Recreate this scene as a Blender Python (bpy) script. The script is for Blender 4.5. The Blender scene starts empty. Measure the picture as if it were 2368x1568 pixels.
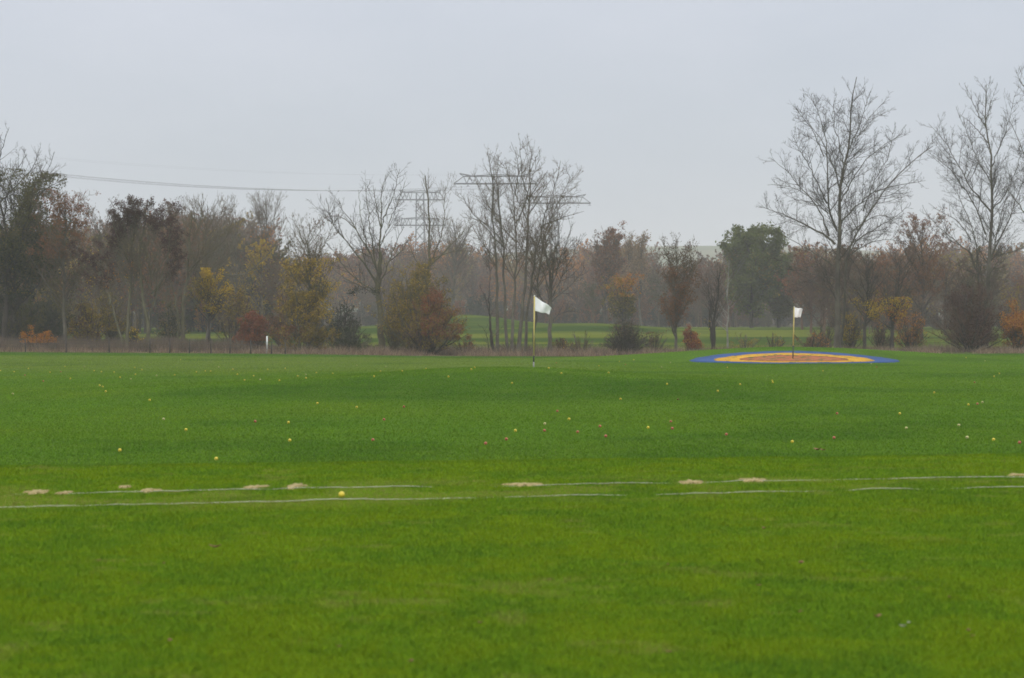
import bpy, math, random
import numpy as np
from mathutils import Vector

R = math.radians
scene = bpy.context.scene
col = scene.collection
FPX, CX, HZ, CAMZ = 5500.0, 1184.0, 750.0, 1.15      # focal length, centre column and horizon row of the 2368 px wide photograph

# ------------------------------------------------------------------ helpers
def tag(o, label=None, cat=None, group=None, kind=None):
    if label: o['label'] = label
    if cat: o['category'] = cat
    if group: o['group'] = group
    if kind: o['kind'] = kind
    return o

def empty(name, loc):
    o = bpy.data.objects.new(name, None); col.objects.link(o)
    o.location = loc; o.empty_display_size = 0.2
    return o

def build(name, V, faces, mats, parent=None, smooth=False, loc=None, attrs=None):
    """faces: list of (array n x k, material index)."""
    V = np.asarray(V, dtype=np.float32).reshape(-1, 3)
    me = bpy.data.meshes.new(name)
    me.vertices.add(len(V)); me.vertices.foreach_set('co', V.ravel())
    loops, starts, mi, c = [], [], [], 0
    for F, m in faces:
        F = np.asarray(F, dtype=np.int32)
        if not len(F): continue
        k = F.shape[1]
        loops.append(F.ravel()); starts.append(c + np.arange(len(F), dtype=np.int32) * k)
        mi.append(np.full(len(F), m, dtype=np.int32)); c += F.size
    loops = np.concatenate(loops); starts = np.concatenate(starts); mi = np.concatenate(mi)
    me.loops.add(len(loops)); me.loops.foreach_set('vertex_index', loops)
    me.polygons.add(len(starts)); me.polygons.foreach_set('loop_start', starts)
    me.polygons.foreach_set('material_index', mi)
    if smooth: me.polygons.foreach_set('use_smooth', np.ones(len(starts), dtype=bool))
    for m in (mats if isinstance(mats, (list, tuple)) else [mats]): me.materials.append(m)
    me.update(calc_edges=True)
    if attrs:
        for an, av in attrs.items():
            a = me.attributes.new(an, 'FLOAT', 'POINT')
            a.data.foreach_set('value', np.asarray(av, dtype=np.float32))
    o = bpy.data.objects.new(name, me); col.objects.link(o)
    if parent is not None: o.parent = parent
    if loc is not None: o.location = loc
    return o

class Geo:
    def __init__(s): s.V, s.F, s.n = [], [], 0
    def add(s, V, F, m=0):
        V = np.asarray(V, dtype=np.float64).reshape(-1, 3)
        s.V.append(V)
        for f in (F if isinstance(F, list) else [F]):
            f = np.asarray(f)
            if len(f): s.F.append((f + s.n, m))
        s.n += len(V)
    def make(s, name, mats, parent=None, smooth=False, loc=None):
        return build(name, np.concatenate(s.V), s.F, mats, parent, smooth, loc)

def nrm(a): return a / np.maximum(np.linalg.norm(a, axis=-1, keepdims=True), 1e-9)

def frames(T):
    ref = np.where(np.abs(T[..., 2:3]) < 0.9, np.array([0, 0, 1.0]), np.array([1.0, 0, 0]))
    u = nrm(np.cross(ref, T)); v = np.cross(T, u)
    return u, v

def tubes(P, Rr, k):
    """P: N x S x 3 polylines, Rr: N x S radii -> verts, quads"""
    N, S, _ = P.shape
    T = np.empty_like(P)
    T[:, 1:-1] = P[:, 2:] - P[:, :-2]; T[:, 0] = P[:, 1] - P[:, 0]; T[:, -1] = P[:, -1] - P[:, -2]
    T = nrm(T)
    u, v = frames(T)
    a = np.arange(k) * 2 * math.pi / k
    V = P[:, :, None, :] + Rr[:, :, None, None] * (np.cos(a)[None, None, :, None] * u[:, :, None, :] + np.sin(a)[None, None, :, None] * v[:, :, None, :])
    idx = np.arange(N * S * k).reshape(N, S, k)
    A = idx[:, :-1]; B = idx[:, 1:]
    Q = np.stack([A, np.roll(A, -1, 2), np.roll(B, -1, 2), B], -1).reshape(-1, 4)
    return V.reshape(-1, 3), Q

def rod(g, p, q, r, k=6, m=0, r2=None, caps=True):
    P = np.array([[p, q]], dtype=float); V, F = tubes(P, np.array([[r, r if r2 is None else r2]]), k)
    fs = [F]
    g.add(V, F, m)
    if caps:
        n = g.n
        g.F.append((np.array([list(range(n - k, n))]), m)); g.F.append((np.array([list(range(n - 2 * k, n - k))[::-1]]), m))

def box(g, c, s, m=0):
    x, y, z = [v / 2 for v in s]
    V = np.array([[a * x, b * y, d * z] for d in (-1, 1) for a, b in ((-1, -1), (1, -1), (1, 1), (-1, 1))]) + np.array(c)
    F = np.array([[3, 2, 1, 0], [4, 5, 6, 7], [0, 1, 5, 4], [1, 2, 6, 5], [2, 3, 7, 6], [3, 0, 4, 7]])
    g.add(V, F, m)

# value noise in numpy (for the lie of the land and tints)
_perm = np.random.default_rng(5).random(65536)
def vnoise(x, y, seed=0):
    xi = np.floor(x).astype(np.int64); yi = np.floor(y).astype(np.int64)
    fx = x - xi; fy = y - yi
    fx = fx * fx * (3 - 2 * fx); fy = fy * fy * (3 - 2 * fy)
    h = lambda a, b: _perm[(a * 7919 + b * 104729 + seed * 3571) & 65535]
    return (h(xi, yi) * (1 - fx) + h(xi + 1, yi) * fx) * (1 - fy) + (h(xi, yi + 1) * (1 - fx) + h(xi + 1, yi + 1) * fx) * fy
def fbm(x, y, seed=0, o=4):
    s, a, t = 0, 1.0, 0
    for i in range(o):
        s = s + a * vnoise(x * 2 ** i, y * 2 ** i, seed + i); t += a; a *= 0.5
    return s / t
def sstep(a, b, x):
    t = np.clip((x - a) / (b - a), 0, 1); return t * t * (3 - 2 * t)

# ------------------------------------------------------------------ materials
def new_mat(name):
    m = bpy.data.materials.new(name); m.use_nodes = True
    nt = m.node_tree; b = nt.nodes['Principled BSDF']
    return m, nt, b
def N(nt, t, **kw):
    n = nt.nodes.new(t)
    for k, v in kw.items(): setattr(n, k, v)
    return n
def ramp(nt, cols, fac, inter='LINEAR'):
    r = N(nt, 'ShaderNodeValToRGB'); r.color_ramp.interpolation = inter
    e = r.color_ramp.elements
    n = len(cols)
    e[0].position = cols[0][0]; e[0].color = (*cols[0][1], 1)
    e[1].position = cols[-1][0]; e[1].color = (*cols[-1][1], 1)
    for p, c in cols[1:-1]:
        x = e.new(p); x.color = (*c, 1)
    nt.links.new(fac, r.inputs['Fac']); return r.outputs['Color']
def noise(nt, scale, detail=4, rough=0.55, vec=None, w=None):
    n = N(nt, 'ShaderNodeTexNoise'); n.inputs['Scale'].default_value = scale
    n.inputs['Detail'].default_value = detail; n.inputs['Roughness'].default_value = rough
    if vec is None:
        tc = N(nt, 'ShaderNodeTexCoord'); vec = tc.outputs['Object']
    nt.links.new(vec, n.inputs['Vector'])
    return n.outputs['Fac']
def mixc(nt, f, a, b, mode='MIX'):
    m = N(nt, 'ShaderNodeMix', data_type='RGBA', blend_type=mode)
    for s, v in ((m.inputs['Factor'], f), (m.inputs['A'], a), (m.inputs['B'], b)):
        if isinstance(v, (int, float)): s.default_value = v
        elif isinstance(v, tuple): s.default_value = (*v, 1)
        else: nt.links.new(v, s)
    return m.outputs['Result']
def mth(nt, op, a, b=None):
    m = N(nt, 'ShaderNodeMath', operation=op)
    for s, v in zip(m.inputs, (a, b)):
        if v is None: continue
        if isinstance(v, (int, float)): s.default_value = v
        else: nt.links.new(v, s)
    return m.outputs[0]
def maprange(nt, v, a, b, c=0.0, d=1.0):
    m = N(nt, 'ShaderNodeMapRange', interpolation_type='SMOOTHSTEP')
    nt.links.new(v, m.inputs[0])
    for i, x in enumerate((a, b, c, d)): m.inputs[i + 1].default_value = x
    return m.outputs[0]
def attr(nt, name):
    a = N(nt, 'ShaderNodeAttribute'); a.attribute_name = name; return a.outputs['Fac']
def bump(nt, b, h, strength, dist):
    n = N(nt, 'ShaderNodeBump'); n.inputs['Strength'].default_value = strength; n.inputs['Distance'].default_value = dist
    nt.links.new(h, n.inputs['Height']); nt.links.new(n.outputs[0], b.inputs['Normal'])

def noisy(name, cols, scale, rough=0.85, detail=5, spec=0.2, bmp=None, metallic=0.0):
    m, nt, b = new_mat(name)
    f = noise(nt, scale, detail)
    nt.links.new(ramp(nt, cols, f), b.inputs['Base Color'])
    b.inputs['Roughness'].default_value = rough; b.inputs['Specular IOR Level'].default_value = spec
    b.inputs['Metallic'].default_value = metallic
    if bmp: bump(nt, b, f, *bmp)
    return m
def leafmat(name, cols):
    """leaf colours scattered leaf by leaf"""
    m, nt, b = new_mat(name)
    g = N(nt, 'ShaderNodeNewGeometry')
    k = len(cols)
    nt.links.new(ramp(nt, [(i / max(k - 1, 1), c) for i, c in enumerate(cols)], g.outputs['Random Per Island']), b.inputs['Base Color'])
    b.inputs['Roughness'].default_value = 0.7; b.inputs['Specular IOR Level'].default_value = 0.2
    tl = N(nt, 'ShaderNodeBsdfTranslucent'); nt.links.new(b.inputs['Base Color'].links[0].from_socket, tl.inputs['Color'])
    ms = N(nt, 'ShaderNodeMixShader'); ms.inputs[0].default_value = 0.4
    nt.links.new(b.outputs[0], ms.inputs[1]); nt.links.new(tl.outputs[0], ms.inputs[2]); nt.links.new(ms.outputs[0], nt.nodes['Material Output'].inputs['Surface'])
    return m

M = {}
M['bark'] = noisy('bark_grey', [(0.3, (0.055, 0.048, 0.036)), (0.55, (0.10, 0.090, 0.066)), (0.75, (0.145, 0.135, 0.10))], 1.6, bmp=(0.5, 0.05))
M['bark_green'] = noisy('bark_algae', [(0.3, (0.062, 0.056, 0.032)), (0.55, (0.105, 0.098, 0.056)), (0.75, (0.16, 0.145, 0.095))], 1.4, bmp=(0.5, 0.05))
M['bark_dark'] = noisy('bark_dark', [(0.3, (0.024, 0.021, 0.017)), (0.7, (0.060, 0.050, 0.040))], 1.8, bmp=(0.5, 0.05))
M['bark_pale'] = noisy('bark_pale', [(0.3, (0.14, 0.13, 0.11)), (0.7, (0.30, 0.29, 0.26))], 2.2, bmp=(0.4, 0.03))
M['twig'] = noisy('twig_grey', [(0.3, (0.082, 0.062, 0.038)), (0.7, (0.140, 0.108, 0.070))], 0.9)
M['twig_dark'] = noisy('twig_dark', [(0.3, (0.034, 0.028, 0.020)), (0.7, (0.070, 0.056, 0.041))], 0.9)
M['twig_ochre'] = noisy('twig_ochre', [(0.3, (0.085, 0.066, 0.036)), (0.7, (0.145, 0.115, 0.065))], 0.9)
M['twig_red'] = noisy('twig_red', [(0.3, (0.078, 0.042, 0.027)), (0.7, (0.14, 0.080, 0.052))], 0.9)
M['l_purple'] = leafmat('leaf_maroon', [(0.034, 0.014, 0.012), (0.060, 0.022, 0.017), (0.085, 0.036, 0.024), (0.043, 0.025, 0.017)])
M['l_rust'] = leafmat('leaf_rust', [(0.125, 0.050, 0.024), (0.213, 0.081, 0.033), (0.275, 0.112, 0.040), (0.150, 0.081, 0.039)])
M['l_brown'] = leafmat('leaf_brown', [(0.085, 0.045, 0.026), (0.13, 0.070, 0.036), (0.17, 0.095, 0.05), (0.10, 0.075, 0.04)])
M['l_yellow'] = leafmat('leaf_yellow', [(0.372, 0.232, 0.016), (0.589, 0.388, 0.020), (0.310, 0.232, 0.022), (0.465, 0.248, 0.020)])
M['l_ochre'] = leafmat('leaf_ochre', [(0.203, 0.147, 0.022), (0.319, 0.210, 0.026), (0.138, 0.123, 0.024), (0.246, 0.140, 0.024)])
M['l_orange'] = leafmat('leaf_orange', [(0.377, 0.133, 0.020), (0.551, 0.210, 0.022), (0.290, 0.105, 0.022), (0.435, 0.238, 0.028)])
M['l_red'] = leafmat('leaf_red', [(0.213, 0.052, 0.026), (0.312, 0.085, 0.036), (0.150, 0.042, 0.024), (0.275, 0.130, 0.048)])
M['l_olive'] = leafmat('leaf_olive', [(0.069, 0.064, 0.018), (0.115, 0.098, 0.024), (0.046, 0.048, 0.016), (0.098, 0.098, 0.030)])
M['l_green'] = leafmat('leaf_green', [(0.078, 0.105, 0.018), (0.118, 0.148, 0.024), (0.056, 0.078, 0.016), (0.150, 0.155, 0.028)])
M['l_ivy'] = leafmat('leaf_ivy', [(0.018, 0.026, 0.014), (0.030, 0.038, 0.018), (0.045, 0.048, 0.02)])
M['l_pale'] = leafmat('leaf_pale_tan', [(0.24, 0.16, 0.085), (0.30, 0.20, 0.10), (0.19, 0.13, 0.075)])
M['straw'] = leafmat('dry_grass', [(0.253, 0.183, 0.114), (0.345, 0.260, 0.168), (0.172, 0.112, 0.072), (0.218, 0.147, 0.102)])
M['bramble'] = leafmat('dead_stalks', [(0.14, 0.10, 0.072), (0.20, 0.145, 0.105), (0.105, 0.075, 0.055), (0.16, 0.135, 0.075)])
M['steel'] = noisy('galvanised_steel', [(0.3, (0.055, 0.080, 0.095)), (0.7, (0.10, 0.125, 0.14))], 0.6, rough=0.6, spec=0.4)
M['steel_blue'] = noisy('painted_steel', [(0.3, (0.022, 0.034, 0.040)), (0.7, (0.040, 0.055, 0.062))], 0.6, rough=0.6, spec=0.3)
M['cable'] = noisy('cable', [(0.3, (0.06, 0.065, 0.07)), (0.7, (0.09, 0.095, 0.10))], 0.5, rough=0.6)
M['post'] = noisy('weathered_post', [(0.3, (0.035, 0.031, 0.027)), (0.7, (0.070, 0.060, 0.050))], 6)
M['wire'] = noisy('fence_wire', [(0.3, (0.06, 0.058, 0.055)), (0.7, (0.10, 0.095, 0.09))], 3, rough=0.5)
M['white'] = noisy('white_paint', [(0.3, (0.58, 0.59, 0.58)), (0.7, (0.72, 0.72, 0.70))], 7, rough=0.6)
M['cloth'] = noisy('flag_cloth', [(0.3, (0.80, 0.80, 0.80)), (0.7, (0.86, 0.86, 0.86))], 3.5, rough=0.8)
M['pole_yellow'] = noisy('pole_yellow', [(0.3, (0.46, 0.37, 0.12)), (0.7, (0.56, 0.46, 0.17))], 8, rough=0.5)
M['pole_dark'] = noisy('pole_dark', [(0.3, (0.020, 0.022, 0.025)), (0.7, (0.04, 0.042, 0.045))], 8, rough=0.5)
M['pole_grey'] = noisy('pole_grey', [(0.3, (0.22, 0.22, 0.21)), (0.7, (0.32, 0.32, 0.30))], 8, rough=0.5)
M['b_yellow'] = noisy('ball_yellow', [(0.35, (0.52, 0.40, 0.03)), (0.65, (0.66, 0.52, 0.05))], 30, rough=0.45, spec=0.4)
M['b_pale'] = noisy('ball_pale', [(0.35, (0.38, 0.36, 0.13)), (0.65, (0.46, 0.44, 0.18))], 30, rough=0.45, spec=0.4)
M['b_red'] = noisy('ball_red', [(0.35, (0.33, 0.09, 0.05)), (0.65, (0.42, 0.12, 0.06))], 30, rough=0.45, spec=0.4)
M['rope'] = noisy('white_cord', [(0.3, (0.34, 0.34, 0.25)), (0.7, (0.46, 0.45, 0.35))], 14, rough=0.7)
M['litter'] = leafmat('fallen_leaf', [(0.36, 0.20, 0.11), (0.46, 0.29, 0.18), (0.28, 0.13, 0.07), (0.50, 0.34, 0.22)])
M['litter_pale'] = leafmat('fallen_leaf_pale', [(0.55, 0.50, 0.42), (0.62, 0.58, 0.52)])

# sandy bare patches
m, nt, b = new_mat('bare_sand')
f = noise(nt, 14, 6, 0.65)
nt.links.new(ramp(nt, [(0.25, (0.14, 0.13, 0.04)), (0.5, (0.30, 0.24, 0.11)), (0.75, (0.36, 0.29, 0.14))], f), b.inputs['Base Color'])
b.inputs['Roughness'].default_value = 0.95; b.inputs['Specular IOR Level'].default_value = 0.1
bump(nt, b, noise(nt, 60, 3), 0.6, 0.01); M['sand'] = m

# target surfaces: faded paint with turf growing through
def target_mat(name, c1, c2, thr):
    m, nt, b = new_mat(name)
    base = ramp(nt, [(0.3, c1), (0.7, c2)], noise(nt, 2.2, 5))
    n2 = noise(nt, 2.6, 6, 0.75)
    g = ramp(nt, [(0.3, (0.035, 0.06, 0.012)), (0.7, (0.08, 0.095, 0.018))], noise(nt, 9, 3))
    nt.links.new(mixc(nt, maprange(nt, n2, thr, thr + 0.05), base, g), b.inputs['Base Color'])
    b.inputs['Roughness'].default_value = 0.9; b.inputs['Specular IOR Level'].default_value = 0.1
    return m
M['t_blue'] = target_mat('target_blue', (0.022, 0.058, 0.165), (0.036, 0.080, 0.215), 0.61)
M['t_yellow'] = target_mat('target_yellow', (0.44, 0.23, 0.014), (0.56, 0.31, 0.022), 0.54)
M['t_red'] = target_mat('target_red', (0.28, 0.080, 0.038), (0.38, 0.125, 0.055), 0.505)

# turf blades
m, nt, b = new_mat('turf_blade')
g = N(nt, 'ShaderNodeNewGeometry')
ca = ramp(nt, [(0, (0.082, 0.190, 0.011)), (0.5, (0.108, 0.220, 0.013)), (1, (0.134, 0.244, 0.016))], g.outputs['Random Per Island'])
cb = ramp(nt, [(0, (0.130, 0.228, 0.007)), (0.5, (0.168, 0.262, 0.009)), (1, (0.208, 0.286, 0.014))], g.outputs['Random Per Island'])
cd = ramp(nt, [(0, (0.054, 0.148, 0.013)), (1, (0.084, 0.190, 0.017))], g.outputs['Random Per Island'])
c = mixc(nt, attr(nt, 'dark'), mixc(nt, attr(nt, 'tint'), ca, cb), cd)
cw = ramp(nt, [(0, (0.20, 0.20, 0.04)), (1, (0.34, 0.29, 0.10))], g.outputs['Random Per Island'])
c = mixc(nt, attr(nt, 'worn'), c, cw)
nt.links.new(c, b.inputs['Base Color']); b.inputs['Roughness'].default_value = 0.6; b.inputs['Specular IOR Level'].default_value = 0.0
vm = N(nt, 'ShaderNodeVectorMath', operation='MULTIPLY_ADD')          # shading normals turned upward so the blades catch light like the ground
nt.links.new(g.outputs['Normal'], vm.inputs[0]); vm.inputs[1].default_value = (0.35, 0.35, 0.35); vm.inputs[2].default_value = (0, 0, 1)
vn = N(nt, 'ShaderNodeVectorMath', operation='NORMALIZE'); nt.links.new(vm.outputs[0], vn.inputs[0]); nt.links.new(vn.outputs[0], b.inputs['Normal'])
tl = N(nt, 'ShaderNodeBsdfTranslucent'); nt.links.new(c, tl.inputs['Color'])
ms = N(nt, 'ShaderNodeMixShader'); ms.inputs[0].default_value = 0.30
nt.links.new(b.outputs[0], ms.inputs[1]); nt.links.new(tl.outputs[0], ms.inputs[2]); nt.links.new(ms.outputs[0], nt.nodes['Material Output'].inputs['Surface'])
M['turf'] = m

# the ground
m, nt, b = new_mat('ground')
tc = N(nt, 'ShaderNodeTexCoord'); ob = tc.outputs['Object']
n_big = noise(nt, 0.16, 5, 0.6, ob); n_mid = noise(nt, 1.1, 6, 0.65, ob); n_fine = noise(nt, 7, 6, 0.7, ob)
tee = ramp(nt, [(0.25, (0.062, 0.125, 0.006)), (0.5, (0.090, 0.160, 0.007)), (0.75, (0.125, 0.185, 0.010))], n_fine)
fair = ramp(nt, [(0.30, (0.048, 0.108, 0.012)), (0.5, (0.063, 0.130, 0.014)), (0.70, (0.082, 0.148, 0.018))], n_mid)
fair = mixc(nt, 0.5, fair, ramp(nt, [(0.25, (0.046, 0.104, 0.012)), (0.5, (0.063, 0.130, 0.014)), (0.75, (0.090, 0.152, 0.018))], n_fine))
fair = mixc(nt, maprange(nt, n_big, 0.35, 0.7, 0.0, 0.45), fair, (0.086, 0.132, 0.012))
rough = mixc(nt, maprange(nt, n_mid, 0.3, 0.7), (0.028, 0.074, 0.008), (0.050, 0.095, 0.010))  # rough grass; also the painted shade of the mound's near face
pale = mixc(nt, maprange(nt, n_mid, 0.3, 0.7), (0.084, 0.130, 0.026), (0.105, 0.150, 0.034))
dry = mixc(nt, maprange(nt, n_mid, 0.35, 0.65), (0.085, 0.060, 0.038), (0.14, 0.105, 0.062))
mpf = N(nt, 'ShaderNodeMapping'); mpf.inputs['Scale'].default_value = (0.018, 0.062, 1); nt.links.new(ob, mpf.inputs[0])
fld = mixc(nt, maprange(nt, noise(nt, 1.0, 3, 0.55, mpf.outputs[0]), 0.40, 0.60), (0.028, 0.056, 0.009), (0.105, 0.125, 0.016))
fld = mixc(nt, mth(nt, 'MULTIPLY', maprange(nt, n_mid, 0.45, 0.7), 0.5), fld, (0.040, 0.060, 0.012))
wood = mixc(nt, maprange(nt, n_mid, 0.3, 0.7), (0.035, 0.030, 0.020), (0.075, 0.058, 0.036))
hill = mixc(nt, maprange(nt, noise(nt, 0.008, 3, 0.5, ob), 0.45, 0.55), (0.055, 0.085, 0.030), (0.11, 0.115, 0.055))
c = fair
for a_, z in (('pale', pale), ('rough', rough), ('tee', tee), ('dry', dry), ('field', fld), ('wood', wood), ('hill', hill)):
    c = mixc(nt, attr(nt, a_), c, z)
nt.links.new(c, b.inputs['Base Color']); b.inputs['Roughness'].default_value = 1.0; b.inputs['Specular IOR Level'].default_value = 0.0
bump(nt, b, mth(nt, 'ADD', n_fine, n_mid), 0.55, 0.10)
M['ground'] = m
# ------------------------------------------------------------------ the lie of the land
def g2(x, y, cx, cy, sx, sy): return np.exp(-((x - cx) / sx) ** 2 / 2 - ((y - cy) / sy) ** 2 / 2)
def crest(x): return 19.7 + 0.20 * x
def mound_z(x, y):                                                                                 # the central mound and its two shoulders
    return (0.41 * np.where(y < 60, g2(x, y, -0.2, 60, 3.3, 6.0), g2(x, y, -0.2, 60, 3.3, 9.5))
            + 0.15 * g2(x, y, -5.0, 54, 2.9, 4.2) + 0.13 * g2(x, y, 4.4, 53, 2.2, 4.2) + 0.06 * g2(x, y, 9.5, 47, 3.0, 3.0))
def gz(x, y):
    x = np.asarray(x, dtype=float); y = np.asarray(y, dtype=float)
    z = -0.40 * sstep(0.0, 5.0, y - crest(np.clip(x, -12, 12)))
    z = z + mound_z(x, y)
    z = z + 0.56 * g2(x, y, 12.2, 105.5, 5.4, 3.6)                                                # the target bank
    z = z - 0.26 * g2(x, y, 1.0, 136, 11, 16) - 0.08 * sstep(115, 135, y) * sstep(5, 20, x)
    z = z + 1.25 * sstep(148, 262, y) * (0.8 + 0.2 * sstep(-40, 0, x))
    z = z + 1.35 * g2(x, y, -5.5, 262, 5.5, 14) + 0.60 * g2(x, y, 7.5, 232, 5.5, 14)
    z = z + 3.0 * sstep(340, 700, y)
    z = z + 52 * sstep(820, 1700, y) * np.exp(-((x - 130) / 420) ** 2)
    z = z + 0.035 * (fbm(x / 6.0, y / 6.0, 3, 3) - 0.5) * sstep(20, 40, y) * 2 + 0.02 * (fbm(x / 1.3, y / 1.3, 9, 3) - 0.5)
    return z
def gz1(x, y): return float(gz(np.array([x]), np.array([y]))[0])

_ys = np.concatenate([np.arange(6.5, 60, 0.02), np.arange(60, 420, 0.1)])
def hit(px, row):
    """where the sight line through a photograph pixel meets the ground"""
    kx = (px - CX) / FPX; kz = (HZ - row) / FPX
    d = CAMZ + kz * _ys - gz(kx * _ys, _ys)
    i = int(np.argmax(d <= 0))
    y = _ys[i]
    return np.array([kx * y, y, gz1(kx * y, y)])
def at(px, row, Y): return np.array([(px - CX) / FPX * Y, Y, CAMZ + (HZ - row) / FPX * Y])

# ground sheet
ny = np.concatenate([np.linspace(-40, 5, 24), 5 * 1.0105 ** np.arange(1, 600)])
ny = ny[ny < 2600]
nx = 321
u = np.linspace(-1, 1, nx); u = np.sign(u) * np.abs(u) ** 1.25
W = 16 + 0.62 * np.maximum(ny, 0)
GX = u[None, :] * W[:, None]; GY = np.repeat(ny[:, None], nx, 1); GZ = gz(GX, GY)
edge = 133.0 + 1.2 * (fbm(GX / 7, GY * 0 + 3, 2, 3) - 0.5)
za = {}
za['tee'] = 1 - sstep(0.2, 1.6, GY - crest(np.clip(GX, -12, 12)) + 0.5 * (fbm(GX / 1.5, GY / 1.5, 4, 3) - .5))
def rough_shade_f(x, y):  # rough grass and mottling, plus shade painted on the mound's camera-facing slope
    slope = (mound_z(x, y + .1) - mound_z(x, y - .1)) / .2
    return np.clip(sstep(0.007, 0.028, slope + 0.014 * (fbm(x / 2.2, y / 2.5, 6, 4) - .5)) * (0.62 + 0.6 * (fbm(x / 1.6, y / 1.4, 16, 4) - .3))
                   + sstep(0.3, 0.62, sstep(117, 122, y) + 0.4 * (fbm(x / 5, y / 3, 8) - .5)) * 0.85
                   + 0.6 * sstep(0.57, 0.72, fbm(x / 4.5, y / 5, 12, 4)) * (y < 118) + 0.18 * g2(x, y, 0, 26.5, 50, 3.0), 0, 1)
def pale_f(x, y):
    return np.clip(0.8 * sstep(66, 88, y) * (1 - sstep(115, 120, y)) * (1 - sstep(-1, 6, x)) * (0.5 + 0.7 * fbm(x / 9, y / 4, 14)), 0, 1)
za['rough'] = rough_shade_f(GX, GY); za['pale'] = pale_f(GX, GY)
za['dry'] = sstep(0.0, 1.2, GY - edge) * (1 - sstep(150, 160, GY)) * (1 - sstep(5, 11, GX) * (0.35 + 0.65 * sstep(.45, .6, fbm(GX / 2, GY / 2, 19, 3))))
za['field'] = sstep(152 - 14 * sstep(5, 11, GX), 166 - 18 * sstep(5, 11, GX), GY + 8 * (fbm(GX / 9, GY / 9, 18) - .5)) * (1 - sstep(345, 352, GY))
za['wood'] = sstep(342, 350, GY) * (1 - sstep(640, 700, GY))
za['hill'] = sstep(640, 700, GY)
idx = np.arange(len(ny) * nx).reshape(len(ny), nx)
F = np.stack([idx[:-1, :-1], idx[:-1, 1:], idx[1:, 1:], idx[1:, :-1]], -1).reshape(-1, 4)
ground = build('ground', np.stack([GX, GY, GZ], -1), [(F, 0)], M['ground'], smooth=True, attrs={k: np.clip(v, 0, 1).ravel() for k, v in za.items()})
tag(ground, kind='structure')

# ------------------------------------------------------------------ camera, sky, sun, air
cam = bpy.data.cameras.new('camera'); co = bpy.data.objects.new('camera', cam); col.objects.link(co)
co.location = (0, 0, CAMZ); co.rotation_euler = (R(90) - math.atan((784 - HZ) / FPX), 0, 0)
cam.sensor_width = 36; cam.lens = FPX / 2368 * 36; cam.clip_start = 0.1; cam.clip_end = 8000
cam.dof.use_dof = True; cam.dof.focus_distance = 95; cam.dof.aperture_fstop = 6.3
scene.camera = co

SUN_EL, SUN_AZ = 48, 200
w = bpy.data.worlds.new('World'); scene.world = w; w.use_nodes = True
nt = w.node_tree; bg = nt.nodes['Background']
sky = N(nt, 'ShaderNodeTexSky', sky_type='NISHITA'); sky.sun_disc = False
sky.sun_elevation = R(SUN_EL); sky.sun_rotation = R(SUN_AZ); sky.air_density = 1.0; sky.dust_density = 4.0; sky.ozone_density = 1.0
tc = N(nt, 'ShaderNodeTexCoord'); sx = N(nt, 'ShaderNodeSeparateXYZ'); nt.links.new(tc.outputs['Generated'], sx.inputs[0])
mp = N(nt, 'ShaderNodeMapping'); mp.inputs['Scale'].default_value = (1.0, 1.0, 3.0); nt.links.new(tc.outputs['Generated'], mp.inputs[0])
cl = noise(nt, 5.5, 5, 0.55, mp.outputs[0])
lum = ramp(nt, [(0.0, (5.5, 6.15, 6.85)), (0.06, (5.8, 6.4, 7.15)), (0.16, (6.7, 7.15, 8.2)), (0.5, (13.0, 13.3, 14.0)), (1.0, (18.5, 18.7, 19.2))], sx.outputs['Z'])
lum = mixc(nt, 1.0, lum, ramp(nt, [(0.3, (0.925, 0.945, 0.96)), (0.7, (1.055, 1.045, 1.045))], cl), 'MULTIPLY')
skyc = mixc(nt, 0.90, sky.outputs[0], lum)
nt.links.new(skyc, bg.inputs['Color']); bg.inputs['Strength'].default_value = 0.10
sun = bpy.data.lights.new('sun', 'SUN'); so = bpy.data.objects.new('sun', sun); col.objects.link(so)
sun.energy = 1.2; sun.angle = R(25); sun.color = (1.0, 0.965, 0.92)
d = Vector((math.sin(R(SUN_AZ)) * math.cos(R(SUN_EL)), math.cos(R(SUN_AZ)) * math.cos(R(SUN_EL)), math.sin(R(SUN_EL))))
so.rotation_euler = (-d).to_track_quat('-Z', 'Y').to_euler(); so.location = (0, -20, 40)

HZ_D = 0.00050
g = Geo(); x0 = 16 + .62 * 2600 + 60
box(g, (0, 1270, 38), (2 * x0, 2740, 84))
hm = bpy.data.materials.new('haze'); hm.use_nodes = True; nt = hm.node_tree
nt.nodes.remove(nt.nodes['Principled BSDF'])
pv = N(nt, 'ShaderNodeVolumePrincipled'); pv.inputs['Color'].default_value = (0.95, 0.93, 0.92, 1); pv.inputs['Density'].default_value = HZ_D
pv.inputs['Anisotropy'].default_value = 0.0
nt.links.new(pv.outputs[0], nt.nodes['Material Output'].inputs['Volume'])
tag(g.make('haze', hm), kind='stuff')

scene.view_settings.view_transform = 'Standard'; scene.view_settings.look = 'None'
scene.view_settings.exposure = 0.0; scene.view_settings.gamma = 1.0
scene.render.engine = 'CYCLES'
cy = scene.cycles
cy.use_denoising = True; cy.denoiser = 'OPENIMAGEDENOISE'
try: cy.denoising_prefilter = 'ACCURATE'
except Exception: pass
cy.max_bounces = 4; cy.diffuse_bounces = 3; cy.glossy_bounces = 1; cy.volume_bounces = 1; cy.transmission_bounces = 0
cy.use_adaptive_sampling = True; cy.adaptive_threshold = 0.01
cy.pixel_filter_type = 'BLACKMAN_HARRIS'; cy.filter_width = 1.7

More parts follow.
